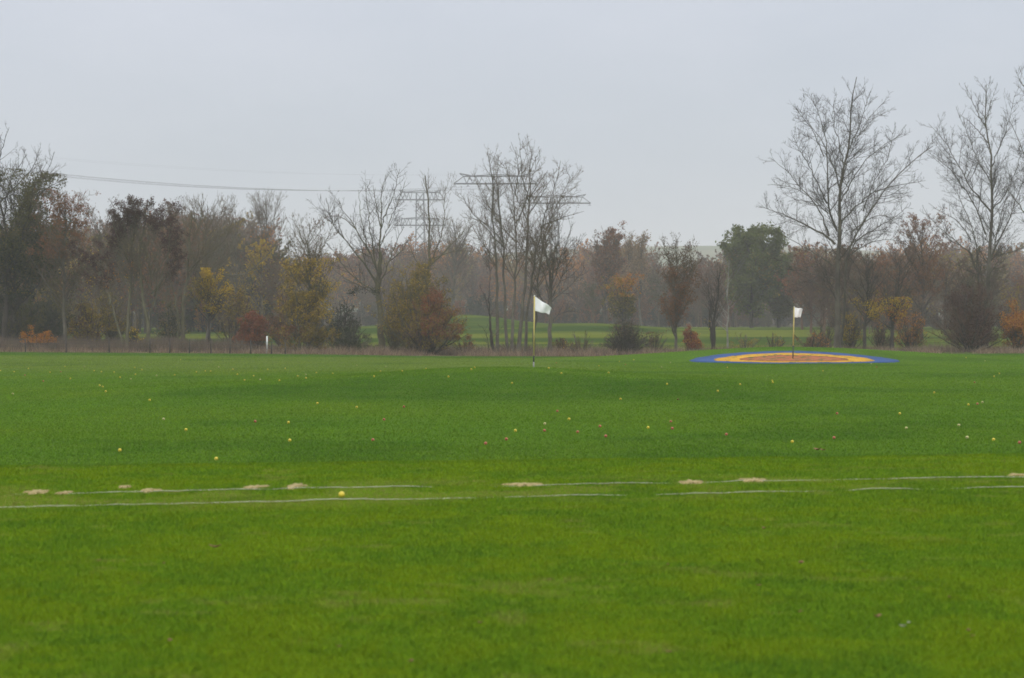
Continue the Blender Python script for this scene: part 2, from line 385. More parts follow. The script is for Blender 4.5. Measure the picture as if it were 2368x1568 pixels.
# ------------------------------------------------------------------ turf blades on the near lawn
def blades(name, x, y, h, lean, wd, seed, mat, attrs=None):
    rg = np.random.default_rng(seed); n = len(x)
    z = gz(x, y); a = rg.random(n) * 2 * math.pi; t = rg.random(n) * 2 * math.pi
    dx, dy = np.cos(a) * wd / 2, np.sin(a) * wd / 2
    base = np.stack([x, y, z - 0.004], -1)
    tip = base + np.stack([np.cos(t) * lean * h, np.sin(t) * lean * h, h * np.sqrt(np.maximum(1 - (lean * .8) ** 2, .1))], -1)
    off = np.stack([dx, dy, np.zeros(n)], -1)
    V = np.stack([base - off, base + off, tip], 1).reshape(-1, 3)
    F = np.arange(3 * n).reshape(n, 3)
    return build(name, V, [(F, 0)], mat, attrs=None if attrs is None else {k: np.repeat(v, 3) for k, v in attrs.items()})

def line_y(px_row, x):
    return x
# two white cords pegged along the tee: their courses
def course(p):
    pts = np.array([hit(a, b) for a, b in p]); return pts
cordA = course([(-120, 1146), (0, 1142), (300, 1138), (700, 1131), (1234, 1122), (1700, 1116), (2260, 1106), (2480, 1102)])
cordB = course([(-120, 1176), (20, 1173), (300, 1168), (700, 1162), (1234, 1147), (1700, 1140), (2200, 1131), (2480, 1127)])
rg = np.random.default_rng(11)
n = 800000
yy = 6.6 * (21.5 / 6.6) ** (rg.random(n) ** 0.92)
xx = (rg.random(n) * 2 - 1) * (0.245 * yy + 1.3)
keep = yy < crest(xx) + 1.6
xx, yy = xx[keep], yy[keep]
tint = sstep(0.39, 0.61, 0.60 * fbm(xx / 0.45, yy / 0.60, 21, 5) + 0.40 * fbm(xx / 0.10, yy / 0.16, 27, 4)) * 0.85 + 0.15 * fbm(xx / 3, yy / 3, 33, 2)
cya = np.interp(xx, cordA[:, 0], cordA[:, 1]); cyb = np.interp(xx, cordB[:, 0], cordB[:, 1])
worn = np.clip(sstep(-1.0, 0.3, yy - cyb) * (1 - sstep(0.0, 1.1, yy - cya)), 0, 1) * sstep(0.42, 0.62, fbm(xx / 0.5, yy / 0.5, 41, 4)) * 0.75
worn = np.maximum(worn, 0.45 * sstep(0.68, 0.80, fbm(xx / 0.35, yy / 0.35, 47, 3)))
PATCH = [(85, 1140, 64, 13), (147, 1142, 34, 9), (12, 1129, 46, 8), (290, 1127, 30, 8), (345, 1136, 52, 11), (400, 1138, 66, 8), (270, 1146, 30, 6), (590, 1128, 50, 13),
         (684, 1126, 46, 14), (700, 1149, 78, 7), (620, 1089, 26, 7), (230, 1220, 50, 6), (890, 1213, 30, 5), (1214, 1122, 84, 10), (1215, 1112, 36, 7), (1600, 1117, 62, 12),
         (1742, 1112, 58, 11), (2358, 1100, 50, 8), (1355, 1232, 56, 6), (2030, 1233, 60, 6), (930, 1146, 60, 7), (1110, 1114, 50, 6), (2262, 1116, 64, 7), (1850, 1109, 60, 6), (500, 1149, 40, 5)]
FAINT = {2, 5, 6, 9, 10, 11, 12, 14, 18, 19, 20, 21, 22, 23, 24}
inpatch = np.zeros(len(xx), bool)
for i, (a, b, wd, ht) in enumerate(PATCH):
    c = hit(a, b); q = rg.random
    rx = wd / 2 * c[1] / FPX; ry = 0.75 * ht / 2 * c[1] ** 2 / FPX / CAMZ
    if i in FAINT:
        worn = np.maximum(worn, 0.85 * (1 - sstep(0.3, 1.4, np.hypot((xx - c[0]) / rx, (yy - c[1]) / (1.3 * ry)) + 0.5 * (fbm(xx / .06, yy / .1, 205, 2) - .5))))
        continue
    k = 96; th = np.arange(k) * 2 * math.pi / k
    rad = 0.70 + 1.15 * (fbm(np.cos(th) * 3.4 + i * 9, np.sin(th) * 3.4 + 7, 51, 5) - 0.5) * 2
    rings = [(0.0, 0.006), (0.5, 0.006), (0.85, 0.004), (1.0, -0.006)]
    V = []; F4 = []
    for j, (s, e) in enumerate(rings):
        X = c[0] + rx * rad * s * np.cos(th); Y = c[1] + ry * rad * s * np.sin(th)
        V.append(np.stack([X, Y, gz(X, Y) + e + 0.006], -1))
    for j in range(3):
        o = j * k; ii = np.arange(k)
        F4.append(np.stack([o + ii, o + (ii + 1) % k, o + k + (ii + 1) % k, o + k + ii], -1))
    tag(build('bare_patch', np.concatenate(V), [(np.concatenate(F4), 0)], M['sand'], smooth=True), kind='structure')
    dd = np.hypot((xx - c[0]) / rx, (yy - c[1]) / ry)
    inpatch |= (dd < 0.5 + 0.55 * fbm(xx / .05, yy / .12, 201, 2)) & (rg.random(len(xx)) < 0.52)
    worn = np.maximum(worn, 1.0 * (1 - sstep(0.6, 1.8, dd)))
xx, yy, tint, worn = xx[~inpatch], yy[~inpatch], tint[~inpatch], worn[~inpatch]
h = (0.013 + 0.017 * rg.random(len(xx))) * (0.75 + 0.5 * fbm(xx / .3, yy / .3, 61, 3)) * (1 - 0.5 * worn)
lean = 0.3 + 0.8 * rg.random(len(xx))
turf = blades('turf_grass', xx, yy, h, lean, 0.0034 + 0.00017 * yy, 3, M['turf'], {'tint': tint, 'worn': worn, 'dark': 0.5 * sstep(.53, .70, fbm(xx / .6, yy / .8, 57, 5))})
tag(turf, 'short yellowish green lawn grass covering the near tee', 'grass', kind='stuff')

# longer, thin blades breaking the smooth far lawn
n = 680000
yy = 21 * (130 / 21.0) ** (rg.random(n)); xx = (rg.random(n) * 2 - 1) * (0.235 * yy + 1.8)
keep = ~((np.hypot((xx - 11.64) / 4.26, (yy - 98.2) / 4.35) < 1.0) | ((yy < crest(xx) + 1)))
xx, yy = xx[keep], yy[keep]
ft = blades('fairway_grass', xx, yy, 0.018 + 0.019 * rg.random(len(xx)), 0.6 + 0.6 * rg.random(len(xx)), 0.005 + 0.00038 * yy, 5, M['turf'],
            {'tint': np.clip(0.05 + 0.28 * (1 - sstep(1, 10, yy - crest(np.clip(xx, -12, 12)))) + 0.36 * sstep(.45, .75, fbm(xx / 3, yy / 5, 73, 4)) + 0.25 * pale_f(xx, yy), 0, 1), 'worn': 0.28 * pale_f(xx, yy), 'dark': np.clip(rough_shade_f(xx, yy) * .72 + (.0 + .26 * sstep(.45, .72, fbm(xx / 3.2, yy / 1.5, 75, 4))) * (1 - pale_f(xx, yy)), 0, 1)})  # dark: rough grass, streaks and the mound's painted shade
tag(ft, 'mown darker green grass of the rolling fairway', 'grass', kind='stuff')

# dry grass along the far edge of the lawn
def drypatch(name, label, x, y, h, seed, mat, wd=0.03):
    o = blades(name, x, y, h, 0.15 + 0.75 * np.random.default_rng(seed).random(len(x)), wd, seed, mat)
    tag(o, label, 'dry grass', kind='stuff')
n = 60000
x = rg.uniform(-34, 33, n); y = 133.6 + 17 * rg.random(n) ** 1.5
cl = fbm(x / 1.3, y / 1.3, 81, 3)
k = (cl > 0.46) & ((x < 3.2) | (cl > 0.56))
x, y, cl = x[k], y[k], cl[k]
drypatch('dry_grass', 'straw coloured dry grass tufts along the lawn edge below the trees', x, y, (0.18 + 0.55 * rg.random(len(x)) * sstep(.44, .7, cl)) * np.where(x > 8, .8, 1.0), 6, M['straw'])
n = 75000
x = np.concatenate([rg.uniform(-34, -15, n), rg.uniform(-15, 33, n // 2)]); y = rg.uniform(136.5, 152, len(x))
cl = fbm(x / 2.2, y / 2.2, 83, 3); k = cl > 0.40; x, y, cl = x[k], y[k], cl[k]
drypatch('dead_stalks', 'greyish brown dead stalks and brambles under the trees', x, y, (0.25 + 0.85 * rg.random(len(x)) * sstep(.38, .65, cl)) * np.where(x > -15, .62, 1.0), 7, M['bramble'], 0.028)

# ------------------------------------------------------------------ the cords
def cord(name, label, pts, seed):
    xs = np.linspace(pts[0, 0], pts[-1, 0], 420)
    q_ = np.polyfit(pts[:, 0], pts[:, 1], 1); ys = np.polyval(q_, xs) + 0.006 * (fbm(xs / 1.2, xs * 0, seed, 2) - .5)
    zs = gz(xs, ys) + 0.011 + 0.030 * (fbm(xs / 0.42, xs * 0 + 3, seed + 4, 5) - 0.81)
    V, F = tubes(np.stack([xs, ys, zs], -1)[None], np.full((1, len(xs)), 0.0034), 6)
    o = build(name, V, [(F, 0)], M['rope'], smooth=True); tag(o, label, 'marking cord')
cord('marking_cord', 'farther white cord across the tee, running through the sandy patches behind the near ball', cordA, 91)
cord('marking_cord', 'nearer white cord across the tee, half sunk in grass just before the near yellow ball', cordB, 97)

# ------------------------------------------------------------------ flags
def flagstick(label, px, base_row, Y, top_row, cols_h, flag_pts, lean_px, group=None):
    b = at(px, base_row, Y); b[2] = gz1(b[0], Y)
    topz = CAMZ + (HZ - top_row) / FPX * Y
    H = topz - b[2]; lx = lean_px / FPX * Y
    root = empty('flagstick', b); tag(root, label, 'golf flag', 'flags marking the practice greens')
    g = Geo()
    names = []
    for (n_, t0, t1, m_, r_) in cols_h:
        g = Geo(); P = np.array([[lx * t0, 0, H * t0], [lx * t1, 0, H * t1]])
        rod(g, P[0], P[1], r_, 10)
        g.make(n_, M[m_], root, smooth=True)
    # flag cloth: four corners in photograph pixels, rippled, with a sewn sleeve round the pole
    C4 = np.array([at(a, b_, Y) - b for a, b_ in flag_pts])           # top-hoist, top-fly, bottom-fly, bottom-hoist
    nu, nv = 26, 16
    uu, vv = np.meshgrid(np.linspace(0, 1, nu), np.linspace(0, 1, nv))
    P = ((1 - uu) * (1 - vv))[..., None] * C4[0] + (uu * (1 - vv))[..., None] * C4[1] + (uu * vv)[..., None] * C4[2] + ((1 - uu) * vv)[..., None] * C4[3]
    P[..., 1] += 0.05 * np.sin(uu * 7 + vv * 2.2) * uu + 0.03 * np.sin(uu * 13 - vv * 3) * uu
    P[..., 2] += 0.02 * np.sin(uu * 9 + 1) * uu
    ii = np.arange(nu * nv).reshape(nv, nu)
    F = np.stack([ii[:-1, :-1], ii[:-1, 1:], ii[1:, 1:], ii[1:, :-1]], -1).reshape(-1, 4)
    fo = build('flag', P, [(F, 0)], M['cloth'], root, smooth=True)
    sol = fo.modifiers.new('thickness', 'SOLIDIFY'); sol.thickness = 0.004
    g = Geo(); rod(g, C4[3] + [0, 0, 0], C4[0] + [0, 0, 0], 0.019, 10); g.make('sleeve', M['cloth'], fo, smooth=True)
    g = Geo()
    top = np.array([lx, 0, H])
    V = [[0, 0, 0.03]]; k = 10
    for r_, z_ in ((0.020, 0.022), (0.026, 0.008), (0.018, -0.01)):
        for j in range(k): V.append([r_ * math.cos(j * 2 * math.pi / k), r_ * math.sin(j * 2 * math.pi / k), z_])
    T = np.array([[0, 1 + j, 1 + (j + 1) % k] for j in range(k)]); Q = np.array([[1 + a * k + j, 1 + (a + 1) * k + j, 1 + (a + 1) * k + (j + 1) % k, 1 + a * k + (j + 1) % k] for a in range(2) for j in range(k)])
    g.add(np.array(V) + top, [T]); g.F.append((Q, 0)); g.make('finial', M['white'], root, smooth=True)
    g = Geo(); rod(g, (0, 0, -0.03), (0, 0, 0.012), 0.055, 14); g.make('cup_collar', M['pole_grey'], root, smooth=True)
    return root
flagstick('tall golf flag with a limp white pennant and yellow pole behind the central mound', 1234, 857, 70, 685,
          [('pole', 0.185, 1.0, 'pole_yellow', 0.022), ('pole_band', 0.10, 0.185, 'pole_dark', 0.0225), ('pole_foot', -0.02, 0.10, 'pole_grey', 0.023)],
          [(1236, 685), (1275, 711), (1270, 727), (1236, 719)], 2)
TC = hit(1840, 828)
flagstick('golf flag with fluttering white cloth standing on the round coloured target', 1833.5, 831, 98.4, 710,
          [('pole', 0.27, 1.0, 'pole_yellow', 0.024), ('pole_foot', -0.02, 0.27, 'pole_dark', 0.024)],
          [(1837, 711), (1856, 714), (1851, 734), (1837, 734)], 3)

# the coloured target on its bank
def ring(name, r0, r1, mat, parent, lift, seed, loc):
    k, m_ = 144, max(3, int((r1 - r0) / 0.18))
    th = np.arange(k) * 2 * math.pi / k
    V, F = [], []
    for j in range(m_ + 1):
        s = r0 + (r1 - r0) * j / m_
        wob = 1 + 0.035 * (fbm(np.cos(th) * 7 + seed, np.sin(th) * 7, seed, 4) - .5) * 2 * (j == m_)
        X = loc[0] + s * wob * np.cos(th) * 4.26; Y = loc[1] + s * wob * np.sin(th) * 4.35
        V.append(np.stack([X - loc[0], Y - loc[1], gz(X, Y) + lift - loc[2]], -1))
    V.append(V[-1] - np.array([0, 0, 0.06]))
    for j in range(m_ + 1):
        ii = np.arange(k); o = j * k
        F.append(np.stack([o + ii, o + k + ii, o + k + (ii + 1) % k, o + (ii + 1) % k], -1))
    return build(name, np.concatenate(V), [(np.concatenate(F), 0)], mat, parent, smooth=False)
TL = np.array([(1836 - CX) / FPX * 98.2, 98.2, gz1((1836 - CX) / FPX * 98.2, 98.2)])
root = empty('ground_target', TL); tag(root, 'round ground target of blue, yellow and red rings on the grassy bank', 'golf target')
ring('outer_ring', 0.0, 1.0, M['t_blue'], root, 0.020, 3, TL)
ring('middle_ring', 0.0, 0.770, M['t_yellow'], root, 0.034, 5, TL)
ring('bullseye', 0.0, 0.525, M['t_red'], root, 0.048, 9, TL)

# ------------------------------------------------------------------ balls
import bmesh
def ball_mesh(mat):
    bm = bmesh.new(); bmesh.ops.create_icosphere(bm, subdivisions=3, radius=0.02135)
    for f in bm.faces: f.smooth = True
    me = bpy.data.meshes.new('golf_ball'); bm.to_mesh(me); bm.free(); me.materials.append(mat); return me
BM = {'y': ball_mesh(M['b_yellow']), 'p': ball_mesh(M['b_pale']), 'r': ball_mesh(M['b_red'])}
def ball(px, row, c, label, group, lift=0.75):
    p = hit(px, row + 1)
    o = bpy.data.objects.new('golf_ball', BM[c]); col.objects.link(o)
    o.location = p + np.array([0, 0, 0.02135 * (lift + 0.05 if lift < 1 else lift)]); o.rotation_euler = (px, row, 1)
    tag(o, label, 'golf ball', group); return o
p = hit(790, 1152)
o = bpy.data.objects.new('golf_ball', BM['y']); col.objects.link(o); o.location = p + np.array([0, 0, 0.0235])
tag(o, 'large looking yellow golf ball lying between the two white cords', 'golf ball', 'range balls on the grass')
GRP = 'range balls on the grass'
solo = [
 (277, 1044, 'y', 'yellow ball alone on the near left fairway, just beyond the tee edge'),
 (500, 1064, 'y', 'yellow ball nearest beyond the tee edge, closest to the dark grass strip'),
 (430, 996, 'y', 'yellow ball left of centre, lower one of a slanting pair'),
 (378, 971, 'p', 'pale ball left of centre, upper one of a slanting pair'),
 (667, 979, 'y', 'yellow ball straight behind another yellow ball, before the mound'),
 (670, 1021, 'y', 'yellow ball straight in front of another one, left of the mound foot'),
 (734, 934, 'y', 'yellow ball at the left foot of the dark mound, left of two'),
 (825, 943, 'y', 'yellow ball at the left foot of the dark mound, right of two'),
 (1037, 872, 'y', 'yellow ball high on the mound, left of the flag'),
 (1184, 887, 'y', 'yellow ball on the mound face just below the tall flag'),
 (1298, 864, 'y', 'yellow ball on the mound crest just right of the tall flag foot'),
 (1269, 852, 'y', 'yellow ball close behind the mound, right beside the tall flag'),
 (1385, 846, 'y', 'yellow ball between the tall flag and the coloured target'),
 (1435, 924, 'y', 'yellow ball in a yellowish grass patch on the right of the mound'),
 (1192, 998, 'y', 'yellow ball in front of the mound beside a red ball'),
 (1316, 971, 'y', 'yellow ball at the front foot of the mound, right of the flag line'),
 (1260, 982, 'p', 'pale ball at the front foot of the mound, straight below the flag'),
 (1499, 991, 'y', 'yellow ball between two red balls on the middle fairway'),
 (1786, 881, 'y', 'far yellow ball of a close pair below the target'),
 (1787, 885, 'y', 'near yellow ball of a close pair below the target'),
 (1835, 829, 'y', 'yellow ball at the pole of the flag on the target, farther one'),
 (1832, 832, 'y', 'yellow ball at the pole of the flag on the target, nearer one'),
 (1903, 858, 'y', 'yellow ball just in front of the target, under its right half'),
 (2081, 958, 'y', 'yellow ball on the right fairway, upper of a pair'),
 (2096, 992, 'p', 'dull yellow ball on the right fairway, lower of a pair'),
 (2298, 1019, 'y', 'yellow ball at the lower right corner of the fairway'),
 (2237, 1014, 'p', 'pale ball at the lower right of the fairway'),
 (2299, 871, 'y', 'bright yellow ball on the far right fairway below the maroon bush'),
 (1160, 905 + 93, 'p', None),
]
solo = [s for s in solo if s[3]]
reds = [(1259, 998, 'red ball just right of a yellow one before the mound'), (1401, 1011, 'red ball in front of the mound, low on the middle fairway'),
        (1555, 993, 'red ball right of a yellow ball on the middle fairway'), (1680, 1007, 'bright red ball alone on the fairway right of centre'),
        (1936, 958, 'red ball in a dark grass patch, left of a yellow one'), (1929, 1015, 'red ball low on the right fairway'),
        (1171, 1018, 'red ball in front of the mound, the closer of two left ones'), (1123, 1028, 'red ball in front of the mound, leftmost of a red row'),
        (888, 972, 'red ball left of the flag line, before the mound'), (934, 942, 'dull red ball on the left slope of the mound'),
        (2027, 849, 'red ball just right of the target foot'), (2358, 1026, 'red ball at the right end of the fairway')]
for a, b_, c, l in solo: ball(a, b_, c, l, GRP, lift=(2.2 if 820 < b_ < 834 and a > 1800 else 0.9))
for a, b_, l in reds: ball(a, b_, 'r', l, GRP, 0.9)
A = [(325,150),(435,113),(469,118),(528,120),(605,152),(555,144),(623,98),(626,130),(656,108),(724,136),(808,133),(908,119),(949,114),(974,115),(1011,96),(1077,106),(1098,130),(1131,157),(1173,137),(1203,155),(1238,107),(1292,159),(1319,102),(1377,138),(1414,131),(1415,148),(1463,122),(1539,126),(1760,115),(1784,94),(1970,103),(461,182),(475,188),(489,210),(59,221),(692,250),(131,103),(231,120),(65,118),(391,93),(2,113),(1860,115),(300,93),(835,62),(1650,88),(1730,140)]
for i, (a, b_) in enumerate(A):
    ball(a / 2, 801 + b_ / 2, 'p' if i % 5 == 4 else 'y', 'one of the tiny yellowish balls strewn over the left fairway behind the mound', 'far balls on the left fairway')
for a, b_ in [(115, 134), (281, 118), (1180, 350), (1725, 437), (200, 162)]:
    ball(a / 2, 801 + b_ / 2, 'r', 'one of the tiny dull red balls on the left half of the fairway', 'far red balls on the left fairway')
B = [(2180,107),(2195,99),(170+2368,102),(563+2368,62),(497+2368,70),(692+2368,96),(733+2368,75),(717+2368,176),(447+2368,123)]
for i, (a, b_) in enumerate(B):
    ball(a / 2, 801 + b_ / 2, 'p' if i in (5, 6) else 'y', 'one of the tiny yellowish balls between the tall flag and the target bank', 'far balls between the flags')
Cc = [(952,208),(1055,177),(2067,368),(2254,126),(2111,272),(2176,261),(1953,215),(1297,445),(2188,67),(2100,52),(996,98),(1662,80)]
for i, (a, b_) in enumerate(Cc):
    ball(1184 + a / 2, 801 + b_ / 2, 'p' if i % 3 == 2 else 'y', 'one of the tiny yellowish balls scattered on the right fairway below the target', 'far balls on the right fairway')
for a, b_ in [(743-336, 373), (735, 351), (2153, 268), (2140, 168), (304, 400), (210, 302), (525, 84), (205, 76)]:
    ball(1184 + a / 2, 801 + b_ / 2, 'r', 'one of the tiny dull red balls on the right half of the fairway', 'far red balls on the right fairway')

# ------------------------------------------------------------------ fallen leaves on the near grass
def leaf(px, row, size_px, label, mat='litter', seed=0):
    p = hit(px, row); s = size_px / FPX * p[1]
    rr = np.random.default_rng(seed + int(px)); n_ = 9
    t = np.linspace(-1, 1, n_); wid = 0.42 * (1 - t ** 2) ** 0.6 * (1 - 0.25 * t) * (1 + 0.25 * np.sin(t * 9 + px))
    V = []
    for sgn in (-1, 0, 1):
        V.append(np.stack([t * 0.5, sgn * wid * 0.5, 0.22 * t ** 2 + 0.22 * abs(sgn) * wid * 2 * 0.5], -1))
    V = np.concatenate(V) * s
    a = rr.random() * 6.28; ca, sa = math.cos(a), math.sin(a)
    V = V @ np.array([[ca, sa, 0], [-sa, ca, 0], [0, 0, 1]])
    i = np.arange(n_ - 1)
    F = np.concatenate([np.stack([i, i + 1, n_ + i + 1, n_ + i], -1), np.stack([n_ + i, n_ + i + 1, 2 * n_ + i + 1, 2 * n_ + i], -1)])
    o = build('fallen_leaf', V, [(F, 0)], M[mat], smooth=True, loc=p + np.array([0, 0, 0.030 + 0.10 * s]))
    sm = o.modifiers.new('thickness', 'SOLIDIFY'); sm.thickness = 0.0012
    tag(o, label, 'leaf', 'fallen leaves on the near lawn')
for i, (a, b_, s, l, mm) in enumerate([
 (497, 1283, 30, 'large light brown leaf on the left of the near lawn', 'litter'),
 (393, 1504, 20, 'small reddish brown leaf low on the left of the lawn', 'litter'),
 (378, 1320, 12, 'tiny dark leaf just below the large brown leaf', 'litter'),
 (228, 1312, 11, 'tiny tan leaf left of the large brown leaf', 'litter'),
 (783, 1518, 14, 'tan leaf near the bottom edge, left of the middle', 'litter'),
 (950, 1555, 22, 'light brown leaf cut by the bottom of the view', 'litter'),
 (1110, 1460, 12, 'small brown leaf on the middle of the near lawn', 'litter'),
 (1547, 1530, 16, 'reddish leaf low on the lawn right of the middle', 'litter'),
 (1270, 1357, 10, 'tiny tan leaf in the middle of the lawn', 'litter'),
 (2030, 1447, 24, 'tan curled leaf left of the small white leaf', 'litter'),
 (2088, 1469, 16, 'small whitish leaf low on the right of the lawn', 'litter_pale'),
 (2103, 1461, 12, 'tiny pinkish leaf beside the small white one', 'litter_pale'),
 (2240, 1481, 20, 'tan leaf at the lower right of the lawn', 'litter'),
 (1767, 1236, 14, 'small tan leaf right of the middle, halfway up the lawn', 'litter'),
 (1853, 1320, 24, 'dark twisted leaf on the right of the lawn', 'litter'),
 (1755, 1372, 12, 'small reddish leaf left below the dark twisted leaf', 'litter'),
 (1850, 1434, 13, 'brown leaf in the lower right part of the lawn', 'litter'),
 (1890, 1049, 24, 'reddish leaf pair fragment on the tee edge, larger one', 'litter'),
 (1903, 1049, 18, 'reddish leaf pair fragment on the tee edge, smaller one', 'litter'),
 (1568, 930, 14, 'brown leaf lying on the right flank of the mound', 'litter'),
 (2250, 1492, 11, 'brown speck of leaf just below a tan leaf at lower right', 'litter'),
 (1545, 1322, 10, 'tiny brown leaf right of centre on the lawn', 'litter'),
 (2196, 1400, 12, 'small tan leaf on the right lawn above the tan pair', 'litter')]):
    leaf(a, b_, s, l, mm, i)

# ------------------------------------------------------------------ fence and marker post
FY = 133.3
fx = [(-40, 783), (58, 783), (153, 784), (252, 782), (346, 784), (392, 783), (438, 784), (487, 783), (531, 785), (580, 787), (627, 790), (660, 788)]
base = at(153, 813, FY); base[2] = gz1(base[0], FY)
root = empty('wire_fence', base); tag(root, 'low wire fence on dark posts along the left lawn edge', 'fence')
tops = []
rg2 = np.random.default_rng(4)
for a, r_ in fx:
    t = at(a, r_, FY); t[1] += rg2.uniform(-.15, .15); zb = gz1(t[0], t[1])
    g = Geo(); l = rg2.uniform(-.03, .03)
    P = np.array([[t[0], t[1], zb - 0.1], [t[0] + l, t[1], t[2]]]) - base
    rod(g, P[0], P[1], 0.036, 8, r2=0.030); g.make('post', M['post'], root, smooth=False)
    tops.append((t[0] + l, t[1], zb, t[2]))
for f_ in (0.95, 0.7, 0.45):
    seg = []
    for i in range(len(tops) - 1):
        p0, p1 = tops[i], tops[i + 1]
        for s in np.linspace(0, 1, 8)[:-1]:
            zz = (p0[2] + (p0[3] - p0[2]) * f_) * (1 - s) + (p1[2] + (p1[3] - p1[2]) * f_) * s - 0.035 * math.sin(math.pi * s)
            seg.append((p0[0] * (1 - s) + p1[0] * s, p0[1] * (1 - s) + p1[1] * s - 0.06, zz))
    V, F = tubes((np.array(seg) - base)[None], np.full((1, len(seg)), 0.006), 4)
    build('fence_wire', V, [(F, 0)], M['wire'], root)
b = at(617.5, 813, 134.5); b[2] = gz1(b[0], 134.5)
root = empty('marker_post', b); tag(root, 'slim white marker post at the lawn edge beside the red bush', 'post')
tz = CAMZ + (HZ - 778) / FPX * 134.5 - b[2]
g = Geo(); rod(g, (0, 0, tz * .28), (0, 0, tz), 0.046, 12); rod(g, (0, 0, tz), (0, 0, tz + .02), 0.046, 12, r2=0.03); g.make('upper_post', M['white'], root, smooth=False)
g = Geo(); rod(g, (0, 0, -0.1), (0, 0, tz * .28 + .001), 0.044, 12); g.make('post_foot', M['pole_grey'], root)

# ------------------------------------------------------------------ pylons and cables
def pylon(label, px, Y, row_low, levels, wl, bw, mat):
    c = at(px, row_low, Y); zb = gz1(c[0], Y); zl = c[2] - zb
    root = empty('lattice_pylon', (c[0], Y, zb)); tag(root, label, 'pylon', 'power line pylons beyond the woods')
    g = Geo(); zt = zl + 2.3; k = 13
    hw = lambda z: bw[1] + (bw[0] - bw[1]) * (1 - (z / zt)) ** 1.3
    zs = np.array([zt * (1 - (1 - i / k) ** 1.0) for i in range(k + 1)])
    cs = [(-1, -1), (1, -1), (1, 1), (-1, 1)]
    for i in range(k):
        a, b_ = hw(zs[i]), hw(zs[i + 1])
        for j in range(4):
            s, t = cs[j], cs[(j + 1) % 4]
            rod(g, (s[0] * a, s[1] * a, zs[i]), (s[0] * b_, s[1] * b_, zs[i + 1]), 0.16, 4, caps=False)
            rod(g, (s[0] * a, s[1] * a, zs[i]), (t[0] * b_, t[1] * b_, zs[i + 1]), 0.085, 4, caps=False)
            rod(g, (t[0] * a, t[1] * a, zs[i]), (s[0] * b_, s[1] * b_, zs[i + 1]), 0.085, 4, caps=False)
    g.make('tower', mat, root)
    ends = []
    for (dz, w1, w2, tip, hh) in levels:
        g = Geo(); z = zl + dz
        for sy in (-0.6, 0.6):
            rod(g, (-w1, sy * .15, z), (0, sy, z), 0.22, 4); rod(g, (0, sy, z), (w1, sy * .15, z), 0.22, 4)
            rod(g, (-w2, sy * .3, z + hh), (w2, sy * .3, z + hh * (1.0 if dz == 0 else .95)), 0.15, 4)
            rod(g, (-w2 * .98, sy * .2, z + hh), (0, sy * .5, z + hh * 1.25), 0.12, 4); rod(g, (w2 * .98, sy * .2, z + hh), (0, sy * .5, z + hh * 1.25), 0.12, 4)
        for s in (-1, 1):
            rod(g, (s * w1, 0, z), (s * w2, 0, z + hh), 0.12, 4)
            xs = np.linspace(w2, w2 * .42, 4)
            for i in range(3):
                xm = (xs[i] + xs[i + 1]) / 2
                rod(g, (s * xs[i], 0, z + hh), (s * xm, 0, z), 0.10, 4); rod(g, (s * xm, 0, z), (s * xs[i + 1], 0, z + hh), 0.10, 4)
            if tip:
                rod(g, (s * tip[1], 0, z + hh * (1.0)), (s * tip[0], 0, z + tip[2]), 0.17, 4); rod(g, (s * tip[0], 0, z + tip[2]), (s * w2, 0, z + hh), 0.11, 4)
        g.make('crossarm', mat, root)
        for s in (-1, 1):
            for f_ in (0.97, 0.66, 0.36):
                g = Geo()
                rod(g, (s * w1 * f_, 0, z - .05), (s * w1 * f_, 0, z - 0.7), 0.10, 6); rod(g, (s * w1 * f_ - .5, 0, z - .72), (s * w1 * f_ + .5, 0, z - .72), 0.07, 4)
                g.make('insulator', mat, root)
        ends.append((np.array([c[0], Y, zb + z]), w1, tip))
    return ends
pb = pylon('pylon with one wide crossarm, left of two and half hidden by the tall central trees', 1146, 700, 425, [(0, 12.3, 9.4, (10.6, 6.2, 3.0), 2.15)], 12, (3.0, 0.75), M['steel_blue'])
pc = pylon('pylon with one wide crossarm, right of two and standing clear at its right end', 1283, 823, 470, [(0, 12.4, 9.5, (10.7, 6.2, 3.0), 2.15)], 12, (3.0, 0.75), M['steel_blue'])
pa = pylon('pale grey pylon with two crossarms, left of the tall central trees', 971.5, 800, 462, [(0, 8.5, 6.4, (7.0, 4.2, 3.2), 2.4), (-8.6, 8.7, 6.4, None, 2.2)], 9, (1.9, 1.25), M['steel'])

def cable(label, p, q, sag, r, group):
    t = np.linspace(0, 1, 80)
    P = p[None] * (1 - t[:, None]) + q[None] * t[:, None]
    P[:, 2] -= 4 * sag * t * (1 - t)
    V, F = tubes(P[None], np.full((1, 80), r), 5)
    tag(build('power_cable', V, [(F, 0)], M['cable'], smooth=True), label, 'cable', group)
e0, w1, tip = pb[0]
# off to the left the line climbs to its next pylon, out of the picture
for i, (f_, dx) in enumerate(((-0.97, -3), (-0.66, -1), (-0.36, 1), (0.36, 4), (0.66, 6), (0.97, 8))):
    p = e0 + np.array([w1 * f_, 0, -0.8]); q = at(-420, 330, 550) + np.array([dx * .35, dx * .8, 0])
    cable('one of the dark power cables sagging together above the left trees', p, q, 5.0, 0.020, 'main power cables')
for s in (-1, 1):
    p = e0 + np.array([s * tip[0], 0, tip[2]]); q = at(-420, 310, 455) + np.array([s * 2, s * 5, 0])
    cable('one of two faint thin earth wires above the main cables', p, q, 3.0, 0.007, 'earth wires')
